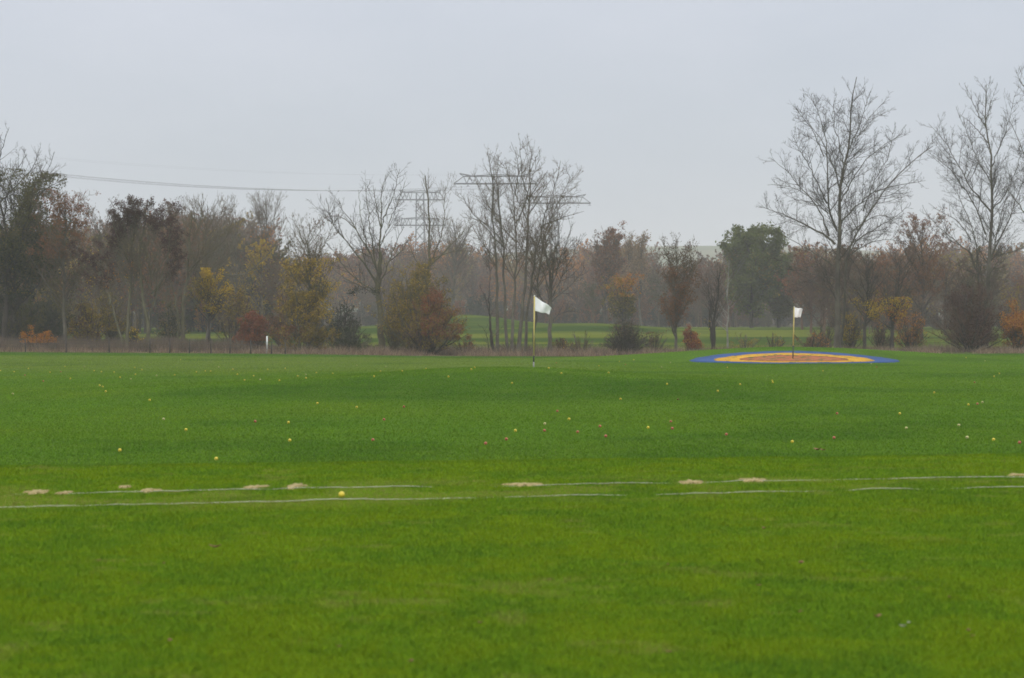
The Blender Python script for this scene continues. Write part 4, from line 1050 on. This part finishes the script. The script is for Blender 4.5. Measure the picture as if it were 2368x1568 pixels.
# bushes and small trees of the front row
b0, mn = auto(143, 482, 808, 640, 60, 4.5, 70, 16, .35, 50)
tree('yellow_leaved_tree', 'small dark stemmed tree with bright yellow leaf sprays, left of the red bush', 'tree', b0, mn, 'bark_dark', 'twig_dark', s2=.28, s3=.24, max2=1.6, up=.14,
     leaves=[('l_yellow', 800, .14, .45, 1.15, .9, .22, lambda x, z, r: x > -.08), ('l_ochre', 420, .13, .2, .9, 1, .4)])
b0, mn = shrubstems(139.5, 588, 812, 712, 52, 2.2, 71, 26)
tree('red_bush', 'rounded brick red bush beside the slim white marker post', 'bush', b0, mn, 'bark_dark', 'twig_red', s2=.22, s3=.18, s4=.2, max2=1.0, up=.1, leaves=[('l_red', 3000, .10, .3, 1.1, .9, .75), ('l_rust', 900, .10, .1, .9, .9, .6)])
b0, mn = auto(140, 716, 815, 515, 75, 5, 72, 26, .12, 44)
tree('yellow_leaved_tree', 'loose tree with mustard leaves below a bare top, right of the red bush', 'tree', b0, mn, 'bark_green', 'twig_ochre', s2=.28, s3=.24, max2=1.8, up=.16,
     leaves=[('l_ochre', 2000, .13, .0, .66, .8, .5), ('l_yellow', 1300, .13, .1, .68, .8, .35), ('l_olive', 700, .12, 0, .5, .8, .6), ('l_brown', 250, .12, .5, 1.0, .8, .4)])
b0, mn = shrubstems(139, 700, 815, 640, 78, 2.2, 73, 20)
tree('ochre_bush', 'brownish ochre bush round the foot of the mustard leaved tree', 'bush', b0, mn, 'bark_green', 'twig_ochre', s2=.26, s3=.22, s4=.22, max2=1.3, leaves=[('l_ochre', 2000, .12, .05, .9, .8, .55), ('l_rust', 900, .11, .0, .4, .8, .5), ('l_yellow', 450, .13, .4, 1.1, .9, .3)])
b0, mn = shrubstems(138, 815, 814, 735, 50, 2.0, 74, 34)
tree('dark_shrub', 'low dark green shrub of arching bare stems left of the stout ivy trunk', 'shrub', b0, mn, 'bark_green', 'twig_dark', s2=.25, s3=.22, s4=0, max2=1.0, up=.06, leaves=[('l_ivy', 700, .09, .2, 1.0, 1, .6)])
b0, mn = shrubstems(145, 790, 812, 660, 60, 2.2, 75, 22)
tree('dark_shrub', 'tall shadowy brown shrub filling the gap left of the stout ivy trunk', 'shrub', b0, mn, 'bark_dark', 'twig_dark', s2=.24, s3=.2, s4=.22, max2=1.3, leaves=[('l_ivy', 800, .12, .1, .9, .8, .6)])
b0, mn = shrubstems(140, 965, 815, 582, 108, 3.0, 76, 46)
tree('olive_bush', 'large feathery olive yellow bush right of the stout ivy trunk', 'bush', b0, mn, 'bark_green', 'twig_ochre', s2=.24, s3=.2, s4=.22, max2=1.6, up=.1, leaves=[('l_ochre', 3800, .12, .25, 1.1, .7, .65), ('l_olive', 1500, .12, .1, .9, .7, .6), ('l_yellow', 420, .11, .3, 1.1, .9, .5)])
b0, mn = shrubstems(141, 912, 815, 640, 44, 2.2, 176, 22)
tree('ochre_bush', 'narrow yellow olive bush touching the stout ivy trunk on its right', 'bush', b0, mn, 'bark_green', 'twig_ochre', s2=.25, s3=.2, s4=.22, max2=1.2, leaves=[('l_ochre', 900, .12, .2, 1.1, .7, .6), ('l_yellow', 260, .12, .3, 1.1, .9, .4)])
b0, mn = shrubstems(137.5, 990, 818, 655, 98, 2.6, 77, 36)
tree('red_bush', 'wide spreading reddish brown bush in front of the olive bush', 'bush', b0, mn, 'bark_dark', 'twig_red', s2=.26, s3=.2, s4=.22, max2=1.4, up=.08, leaves=[('l_rust', 1900, .11, .25, 1.1, .8, .55, lambda x, z, r: x > -.25), ('l_red', 1300, .11, .3, 1.1, .8, .45, lambda x, z, r: x > -.1), ('l_ochre', 900, .11, .1, .8, .8, .5)])
b0, mn = shrubstems(137, 1345, 820, 742, 32, 1.8, 78, 16)
tree('bare_shrub', 'small open bare shrub left of the round dark bush', 'shrub', b0, mn, 'bark', 'twig', s2=.22, s3=.2, s4=0, max2=.9, up=.08, leaves=[('l_brown', 90, .09, .1, 1, 1, .5)])
b0, mn = shrubstems(140, 1448, 820, 728, 58, 1.8, 79, 70)
tree('dark_bush', 'rounded dark grey brown leafless bush left of the target bank', 'bush', b0, mn, 'bark_dark', 'twig_dark', s2=.17, s3=.15, s4=.18, max2=1.0, up=.08, leaves=[('l_brown', 300, .09, .1, 1, 1, .6), ('l_ivy', 260, .09, 0, 1, 1, .8)])
b0, mn = auto(144, 1565, 815, 552, 52, 4.0, 80, 30, .12, 30, prof=.2)
tree('rusty_tree', 'narrow reddish brown tree with a thin pointed top, just left above the target', 'tree', b0, mn, 'bark', 'twig', s2=.26, s3=.22, max2=1.4, up=.2, leaves=[('l_rust', 1000, .11, .08, .72, .7, .7), ('l_brown', 700, .11, .1, .95, .7, .7), ('l_purple', 160, .12, .8, 1.1, 1, .6)])
b0, mn = shrubstems(141, 1598, 815, 752, 24, 1.5, 81, 16)
tree('orange_bush', 'small orange red bush at the foot of the narrow rusty tree', 'bush', b0, mn, 'bark_dark', 'twig_red', s2=.22, s3=.2, s4=0, max2=.8, leaves=[('l_red', 500, .11, .2, 1.1, 1, .6), ('l_orange', 300, .12, .4, 1.1, 1, .5)])
b0, mn = auto(146, 1646, 812, 610, 32, 3.8, 82, 14, .2, 34, stems=4)
tree('bare_tree', 'thin dark multi stemmed bare tree right of the narrow rusty one', 'tree', b0, mn, 'bark_dark', 'twig_dark', s2=.3, s3=.24, max2=1.4, up=.18, leaves=[('l_yellow', 50, .13, .0, .35, 1, .4)])
b0, mn = auto(150, 1684, 812, 590, 45, 2.6, 83, 10, .2, 50)
tree('pale_bare_tree', 'thin pale whitish bare tree in front of the dark green tree', 'tree', b0, mn, 'bark_pale', 'twig', s2=.5, s3=.4, s4=0, max2=1.6, up=.12)
b0, mn = shrubstems(143, 1722, 815, 752, 50, 1.4, 84, 16)
tree('bare_shrub', 'low open bare shrub with a few yellow leaves before the green field', 'shrub', b0, mn, 'bark', 'twig', s2=.3, s3=.25, s4=0, max2=.9, leaves=[('l_ochre', 120, .11, 0, .7, 1, .3)])
b0, mn = shrubstems(142, 1875, 815, 745, 48, 1.5, 85, 18)
tree('bare_shrub', 'low brownish bare shrub between the flag on the target and the big bare tree', 'shrub', b0, mn, 'bark_dark', 'twig', s2=.26, s3=.22, s4=0, max2=.9, leaves=[('l_brown', 350, .10, 0, .9, 1, .5), ('l_orange', 50, .1, .2, .9, 1, .4)])
b0, mn = auto(258, 1738, 778, 545, 74, 5, 86, 34, .12, 62, prof=.55)
tree('green_tree', 'dense tree still in dark green leaf beyond the field, left of the big bare tree', 'tree', b0, mn, 'bark_dark', 'twig_dark', s2=.5, s3=.34, s4=.3, max2=2.6, up=.06, rtw=.012, leaves=[('l_green', 8500, .36, .10, 1.1, .45, .95), ('l_ochre', 1300, .3, .1, .8, .5, .4)])
b0, mn = auto(262, 1800, 778, 600, 50, 4, 87, 20, .1, 50)
tree('green_tree', 'lower olive green tree beyond the field, right beside the dark green one', 'tree', b0, mn, 'bark_dark', 'twig_dark', s2=.5, s3=.34, s4=.3, max2=2.4, up=.06, rtw=.012, leaves=[('l_olive', 5500, .32, .1, 1.1, .5, .7), ('l_green', 2500, .32, .1, 1.1, .5, .7)])
b0, mn = auto(143, 1998, 812, 585, 62, 5, 88, 18, .25, 48, lean=.15)
tree('dark_bare_tree', 'dark bare tree with spreading limbs just right of the big bare tree', 'tree', b0, mn, 'bark_dark', 'twig_dark', s2=.3, s3=.25, max2=1.9, up=.16, leaves=[('l_yellow', 420, .13, .22, .52, 1, .3), ('l_ochre', 260, .13, .2, .6, 1, .4)])
b0, mn = auto(144, 2062, 812, 600, 66, 4.4, 89, 18, .25, 50, stems=3)
tree('dark_bare_tree', 'dark bare tree of several curved stems left of the maroon bush', 'tree', b0, mn, 'bark_dark', 'twig_dark', s2=.3, s3=.25, max2=1.9, up=.16, leaves=[('l_yellow', 420, .13, .2, .55, 1, .3), ('l_orange', 330, .13, .2, .55, 1, .35)])
for sd, px_, top_, hw_, y_, nm, lab, lv in (
    (191, 1968, 712, 40, 149, 'ochre_bush', 'twiggy bush with a few yellow leaves right at the big bare tree foot', [('l_ochre', 260, .11, .1, 1.1, 1, .5), ('l_yellow', 120, .12, .3, 1.1, 1, .4)]),
    (192, 2035, 735, 38, 152, 'dark_shrub', 'low dark twiggy shrub between the two dark bare trees', [('l_brown', 260, .10, .1, 1, 1, .6)]),
    (193, 2105, 700, 44, 150, 'orange_bush', 'thin orange brown bush just left of the big maroon bush', [('l_orange', 330, .11, .2, 1.1, 1, .5), ('l_rust', 300, .11, .1, 1.1, 1, .6)]),
    (194, 1905, 735, 42, 153, 'dark_shrub', 'dark twiggy shrub hiding the left foot of the big bare tree', [('l_brown', 200, .10, .1, 1, 1, .6)])):
    b0, mn = shrubstems(y_, px_, 815, top_, hw_, 1.8, sd, 26)
    tree(nm, lab, 'shrub' if 'shrub' in nm else 'bush', b0, mn, 'bark_dark', 'twig_dark', s2=.24, s3=.2, s4=.2, max2=1.2, leaves=lv)
b0, mn = auto(190, 2132, 800, 512, 62, 4.5, 90, 22, .2, 42)
tree('rusty_tree', 'reddish brown tree with a rounded top behind, between the two tallest bare trees', 'tree', b0, mn, 'bark_dark', 'twig_red', s2=.34, s3=.26, max2=2.0, up=.16, rtw=.009, leaves=[('l_rust', 1300, .15, .35, 1.1, .7, .6), ('l_brown', 900, .15, .2, 1.0, .7, .65)])
b0, mn = shrubstems(140, 2245, 818, 645, 98, 2.6, 91, 46)
tree('maroon_bush', 'big dark maroon leafless bush near the right edge', 'bush', b0, mn, 'bark_dark', 'twig_red', s2=.20, s3=.16, s4=.2, max2=1.4, up=.1, leaves=[('l_purple', 3200, .10, .1, 1.1, .8, .75)])
b0, mn = shrubstems(139, 2352, 818, 690, 46, 2.0, 92, 20)
tree('orange_bush', 'orange leaved bush at the right edge beside the maroon one', 'bush', b0, mn, 'bark_dark', 'twig_red', s2=.22, s3=.2, s4=.2, max2=1.1, leaves=[('l_orange', 1100, .12, .1, 1.1, 1, .5), ('l_rust', 700, .11, .1, 1.1, 1, .5)])
b0, mn = shrubstems(139, 85, 812, 752, 48, 1.8, 93, 20)
tree('orange_bush', 'low glowing orange bush behind the fence at the left edge', 'bush', b0, mn, 'bark_dark', 'twig_red', s2=.22, s3=.2, s4=.2, max2=.9, leaves=[('l_orange', 1500, .12, .35, 1.1, 1, .6)])
b0, mn = shrubstems(146, 205, 812, 690, 55, 2.0, 94, 22)
tree('ochre_bush', 'brownish ochre bush behind the left fence, left of the forked trunk', 'bush', b0, mn, 'bark_dark', 'twig_ochre', s2=.26, s3=.22, s4=.22, max2=1.3, leaves=[('l_ochre', 1100, .13, .1, 1.0, .8, .45), ('l_brown', 900, .13, .1, 1.0, .8, .5), ('l_yellow', 120, .13, .1, .9, 1, .3)])
b0, mn = shrubstems(141, 312, 812, 745, 20, 2.4, 95, 10)
tree('dark_shrub', 'small dark shrub with a few yellow leaves between the two pale trunks', 'shrub', b0, mn, 'bark_dark', 'twig_dark', s2=.25, s3=.22, s4=0, max2=.8, leaves=[('l_yellow', 60, .12, .3, 1.1, 1, .4), ('l_ivy', 300, .1, 0, .8, 1, .6)])
b0, mn = auto(215, 1440, 800, 650, 46, 3.5, 96, 22, .1, 55)
tree('orange_leaved_tree', 'low rounded tree with orange yellow top leaves behind the round dark bush', 'tree', b0, mn, 'bark_dark', 'twig_dark', s2=.36, s3=.3, max2=1.8, rtw=.01, leaves=[('l_orange', 420, .2, .6, 1.1, .6, .6), ('l_ochre', 560, .2, .3, 1.0, .6, .7), ('l_olive', 700, .2, .0, .6, .6, .8)])
b0, mn = auto(290, 1402, 775, 538, 44, 4.5, 97, 26, .15, 42)
tree('rusty_tree', 'hazy rust brown tree far behind, right of the dense dark twiggy tree', 'tree', b0, mn, 'bark_dark', 'twig_red', s2=.5, s3=.36, s4=.3, max2=2.4, rtw=.014, leaves=[('l_rust', 900, .30, .3, 1.1, .5, .7), ('l_brown', 650, .30, .1, 1.0, .5, .7)])
b0, mn = auto(310, 1455, 775, 540, 20, 3, 98, 22, .3, 30)
tree('tan_leaved_tree', 'hazy slim tree with pale tan leaves, left one of a far pair', 'tree', b0, mn, 'bark', 'twig', s2=.5, s3=.4, s4=.3, max2=1.8, rtw=.014, leaves=[('l_pale', 520, .30, .3, 1.1, .5, .75)])
b0, mn = auto(312, 1483, 775, 545, 19, 3, 99, 22, .3, 30)
tree('tan_leaved_tree', 'hazy slim tree with pale tan leaves, right one of a far pair', 'tree', b0, mn, 'bark', 'twig', s2=.5, s3=.4, s4=.3, max2=1.8, rtw=.014, leaves=[('l_pale', 520, .30, .3, 1.1, .5, .75)])
b0, mn = auto(280, 1050, 780, 515, 52, 5, 100, 30, .2, 45)
tree('bare_tree', 'hazy grey finely twigged round crown behind, left of the tall central clump', 'tree', b0, mn, 'bark', 'twig', s2=.34, s3=.28, s4=.26, max2=2.4, rtw=.012)

for sd, px_, top_, hw_, y_, nm, lab, lv in (
    (201, 1300, 770, 34, 141, 'bare_shrub', 'low brown bare shrub right of the pale grey trunk foot', [('l_brown', 160, .10, .1, 1, 1, .6), ('l_yellow', 14, .11, .3, 1, 1, .4)]),
    (202, 1075, 765, 40, 140, 'bare_shrub', 'low sprawling bare shrub between the red bush and the short crooked trunk', [('l_rust', 90, .10, .2, 1, 1, .5)]),
    (203, 1515, 755, 38, 143, 'bare_shrub', 'thin bare shrub just right of the round dark bush', [('l_brown', 120, .10, .1, 1, 1, .5)]),
    (204, 1188, 775, 46, 140, 'bare_shrub', 'low bare undergrowth between the central clump stems', [('l_brown', 60, .10, .1, 1, 1, .5)]),
    (205, 1790, 765, 34, 142, 'bare_shrub', 'low thin bare shrub left of the flag on the target', [('l_ochre', 60, .10, .1, 1, 1, .5)])):
    b0, mn = shrubstems(y_, px_, 818, top_, hw_, 1.6, sd, 20)
    tree(nm, lab, 'shrub', b0, mn, 'bark_dark', 'twig', s2=.24, s3=.2, s4=.2, max2=1.0, leaves=lv)
for sd, px_, top_, hw_, y_, nm, lab, lv in (
    (195, 655, 668, 40, 150, 'rusty_bush', 'tall thin rust coloured bush between the red bush and the mustard tree', [('l_rust', 420, .12, .2, 1.1, .8, .6), ('l_brown', 400, .12, .1, 1.1, .8, .6)]),
    (196, 395, 690, 45, 158, 'dark_shrub', 'dark brown undergrowth shrub between the two pale trunks and the mossy tree', [('l_ivy', 400, .12, .2, 1, .8, .6), ('l_ochre', 130, .12, .3, 1, 1, .4)]),
    (197, 540, 655, 50, 156, 'ochre_bush', 'faint ochre bush behind the bright yellow leaf sprays', [('l_ochre', 420, .13, .2, 1.1, .8, .5), ('l_yellow', 90, .13, .4, 1.1, 1, .3), ('l_brown', 400, .12, .1, 1, .8, .6)]),
    (198, 255, 650, 48, 156, 'ochre_bush', 'tall yellowish brown bush behind the forked pale trunk', [('l_ochre', 700, .13, .3, 1.1, .8, .5), ('l_olive', 500, .13, .1, 1, .8, .6)]),
    (199, 120, 640, 60, 156, 'olive_bush', 'tall shadowy olive bush behind the slim rusty tree', [('l_olive', 1100, .14, .3, 1.1, .8, .6), ('l_ivy', 700, .13, 0, .8, .8, .6), ('l_ochre', 250, .13, .4, 1.1, 1, .4)])):
    b0, mn = shrubstems(y_, px_, 812, top_, hw_, 2.0, sd, 26)
    tree(nm, lab, 'shrub' if 'shrub' in nm else 'bush', b0, mn, 'bark_dark', 'twig', s2=.26, s3=.22, s4=.22, max2=1.4, leaves=lv)

# ------------------------------------------------------------------ the woods that read as one mass
WM = ['twig', 'twig_dark', 'l_rust', 'l_brown', 'l_ochre', 'l_olive', 'l_orange', 'twig_red', 'l_ivy', 'twig_ochre', 'l_yellow']
def proto(seed, shrub=False, spread=.32):
    rg = np.random.default_rng(seed); b0 = np.zeros(3); main = []
    if shrub:
        for j in range(10):
            az = rg.random() * 6.283; q = rg.random() ** .6; e = np.array([math.cos(az), math.sin(az)])
            h = math.sqrt(max(.12, 1 - (q * .93) ** 2)) * rg.uniform(.75, 1)
            main.append((np.array([[0, 0, 0], [*(e * q * .3), h * .5], [*(e * q * .6), h]]) * 8, .10, .03, .1))
    else:
        main.append((np.array([[0, 0, 0], [.02, 0, .3], [-.01, .02, .6], [0, 0, 1.0]]) * 12, .20, .03, .3))
        for j in range(14):
            t = .18 + .72 * (j + rg.random()) / 14; az = rg.random() * 6.283; an = R(42) * rg.uniform(.7, 1.2)
            ln = 12 * spread * math.sqrt(max(.1, 1 - ((t - .42) / .62) ** 2)) / math.sin(an) * rg.uniform(.7, 1.1)
            ln = min(ln, 12 * (1.02 - t) / math.cos(an)); p = np.array([0, 0, t * 12]); d_ = np.array([math.cos(az) * math.sin(an), math.sin(az) * math.sin(an), math.cos(an)])
            main.append((np.array([p, p + d_ * ln * .5, p + d_ * ln + [0, 0, .1 * ln]]), .07, .025, .1))
    G_tr, l2, l3, l4 = skeleton(main, rg, s2=.42, s3=.32, s4=0, max2=2.6, ratio2=.4, rtw=.022, up=.14)
    g = Geo()
    for P, rr in G_tr: g.add(*tubes(P[::3][None], rr[::3][None], 4))
    for P, R_ in ((l2, l2[1]), (l3, l3[1])): pass
    g.add(*tubes(l2[0][:, ::2], l2[1][:, ::2], 3)); g.add(*tubes(l3[0][:, ::2], l3[1][:, ::2], 3))
    C = leafpts((l2, l3), 7000, rg); C = C[clump(C, rg, .5, .6)]
    V, F = cards(C, np.full(len(C), .34), rg)
    return np.concatenate(g.V) / 12, np.concatenate([f for f, _ in g.F]), V / 12, F
PT = [proto(300 + i) for i in range(7)]; PS = [proto(340 + i, True) for i in range(4)]

def mass(name, label, items, seed, cat='woods'):
    """items: (kind 'tree'/'shrub', x, y, height, widthscale, twig material, leaf material, share of leaves)"""
    rg = np.random.default_rng(seed); V, F, n = [], [], 0
    for kind, x, y, h, ws, tm, lm, share in items:
        TV, TF, LV, LF = (PT if kind == 'tree' else PS)[rg.integers(0, 7 if kind == 'tree' else 4)]
        a = rg.random() * 6.283; ca, sa = math.cos(a), math.sin(a); Rm = np.array([[ca, sa, 0], [-sa, ca, 0], [0, 0, 1]])
        sc = np.array([h * ws, h * ws, h * (1 if kind == 'tree' else 1.45)]); o = np.array([x, y, gz1(x, y) - .1])
        V.append(TV @ Rm * sc + o); F.append((TF + n, WM.index(tm))); n += len(TV)
        k = int(len(LF) * share)
        if k and lm:
            V.append(LV[:4 * k] @ Rm * sc + o); F.append((LF[:k] + n, WM.index(lm))); n += 4 * k
    o = build(name, np.concatenate(V), F, [M[k] for k in WM])
    tag(o, label, cat, kind='stuff'); return o

rg = np.random.default_rng(77)
TOP = np.array([(-200, 520), (0, 520), (100, 530), (240, 520), (330, 510), (420, 500), (500, 500), (560, 515), (600, 535), (660, 585), (720, 600), (770, 580), (900, 575), (1000, 560), (1070, 570), (1150, 592), (1250, 595), (1340, 572), (1380, 560),
                (1440, 560), (1490, 560), (1515, 606), (1540, 622), (1620, 618), (1655, 585), (1700, 590), (1800, 580), (1840, 562), (1900, 575), (2000, 585), (2100, 560), (2200, 570), (2368, 575), (2560, 570)])
def wood_items(n, y0, y1, x0, x1, dtop, hues, minh=3.5):
    it = []
    for i in range(n):
        px = x0 + (x1 - x0) * (i + rg.random()) / n; yy_ = rg.uniform(y0, y1); x = (px - CX) / FPX * yy_
        row = np.interp(px, TOP[:, 0], TOP[:, 1]) + dtop + abs(rg.normal()) * 16
        h_ = max(minh, CAMZ + (HZ - row) / FPX * yy_ - gz1(x, yy_))
        tm, lm, sh = hues[rg.integers(0, len(hues))]
        it.append(('tree', x, yy_, h_, rg.uniform(.8, 1.25), tm, lm, sh * rg.uniform(.5, 1)))
    return it
MIX = [('twig', 'l_brown', .25), ('twig', 'l_brown', .5), ('twig_red', 'l_rust', .7), ('twig', 'l_rust', .5), ('twig_dark', 'l_brown', .8), ('twig', 'l_orange', .35), ('twig_ochre', 'l_ochre', .6), ('twig', 'l_rust', .15), ('twig_red', 'l_orange', .25)]
it = wood_items(120, 352, 385, -150, 2520, 48, MIX) + wood_items(150, 375, 430, -150, 2520, 12, MIX) + wood_items(120, 420, 500, -150, 2520, 0, MIX)
for i in range(260):
    px = rg.uniform(-150, 2520); yy_ = rg.uniform(348, 364); it.append(('shrub', (px - CX) / FPX * yy_, yy_, rg.uniform(2.2, 5.0), 1.2, 'twig_dark', ['l_brown', 'l_ivy', 'l_olive', 'l_ivy'][rg.integers(0, 4)], .8))
mass('distant_woods', 'hazy brown and rust autumn woods closing the view beyond the field', it, 5)
it = []
for i in range(80):
    px = rg.uniform(-60, 690); yy_ = rg.uniform(212, 250); row = np.interp(px, TOP[:, 0], TOP[:, 1]) + rg.uniform(20, 120)
    x = (px - CX) / FPX * yy_; it.append(('tree', x, yy_, CAMZ + (HZ - row) / FPX * yy_ - gz1(x, yy_), 1.1, ['twig', 'twig_dark', 'twig_ochre'][rg.integers(0, 3)], ['l_olive', 'l_brown', 'l_ochre', 'l_ochre', 'l_rust', 'l_yellow', 'l_rust'][rg.integers(0, 7)], .35 + .6 * rg.random()))
for i in range(75):
    px = rg.uniform(-60, 660); yy_ = rg.uniform(228, 250); it.append(('shrub', (px - CX) / FPX * yy_, yy_, rg.uniform(2.2, 4.4), 1.2, 'twig_dark', ['l_ivy', 'l_olive', 'l_rust', 'l_ochre', 'l_ochre', 'l_orange'][rg.integers(0, 6)], .9))
for i in range(26):
    px = rg.uniform(-60, 150); yy_ = rg.uniform(150, 165); it.append(('shrub', (px - CX) / FPX * yy_, yy_, rg.uniform(1.6, 4.0), 1.1, 'twig_dark', ['l_ivy', 'l_olive', 'l_ivy'][rg.integers(0, 3)], 1.0))
mass('left_thicket', 'dense shadowy thicket of small trees and undergrowth behind the fence', it, 6, 'thicket')
it = []
for i in range(46):
    px = rg.uniform(1850, 2460); yy_ = rg.uniform(205, 250); row = rg.uniform(575, 690)
    x = (px - CX) / FPX * yy_; it.append(('tree', x, yy_, CAMZ + (HZ - row) / FPX * yy_ - gz1(x, yy_), 1.1, ['twig', 'twig_dark', 'twig_red'][rg.integers(0, 3)], ['l_olive', 'l_brown', 'l_rust', 'l_ochre', 'l_rust'][rg.integers(0, 5)], .7 * rg.random()))
for i in range(40):
    px = rg.uniform(1930, 2460); yy_ = rg.uniform(225, 252); it.append(('shrub', (px - CX) / FPX * yy_, yy_, rg.uniform(2.0, 3.8), 1.2, 'twig_dark', ['l_ivy', 'l_rust', 'l_brown'][rg.integers(0, 3)], .8))
for i in range(34):
    px = rg.uniform(1330, 1720); yy_ = rg.uniform(285, 335); row = rg.uniform(605, 690)
    x = (px - CX) / FPX * yy_; it.append(('tree', x, yy_, CAMZ + (HZ - row) / FPX * yy_ - gz1(x, yy_), 1.15, ['twig', 'twig_dark', 'twig_red'][rg.integers(0, 3)], ['l_olive', 'l_brown', 'l_rust', 'l_brown', 'l_rust'][rg.integers(0, 5)], .6 * rg.random()))
for i in range(44):
    px = rg.uniform(1050, 1720); yy_ = rg.uniform(320, 345); it.append(('shrub', (px - CX) / FPX * yy_, yy_, rg.uniform(2.5, 5.0), 1.2, 'twig_dark', ['l_ivy', 'l_rust', 'l_brown'][rg.integers(0, 3)], .8))
mass('right_thicket', 'brown leafless thicket behind the tall bare trees on the right', it, 8, 'thicket')
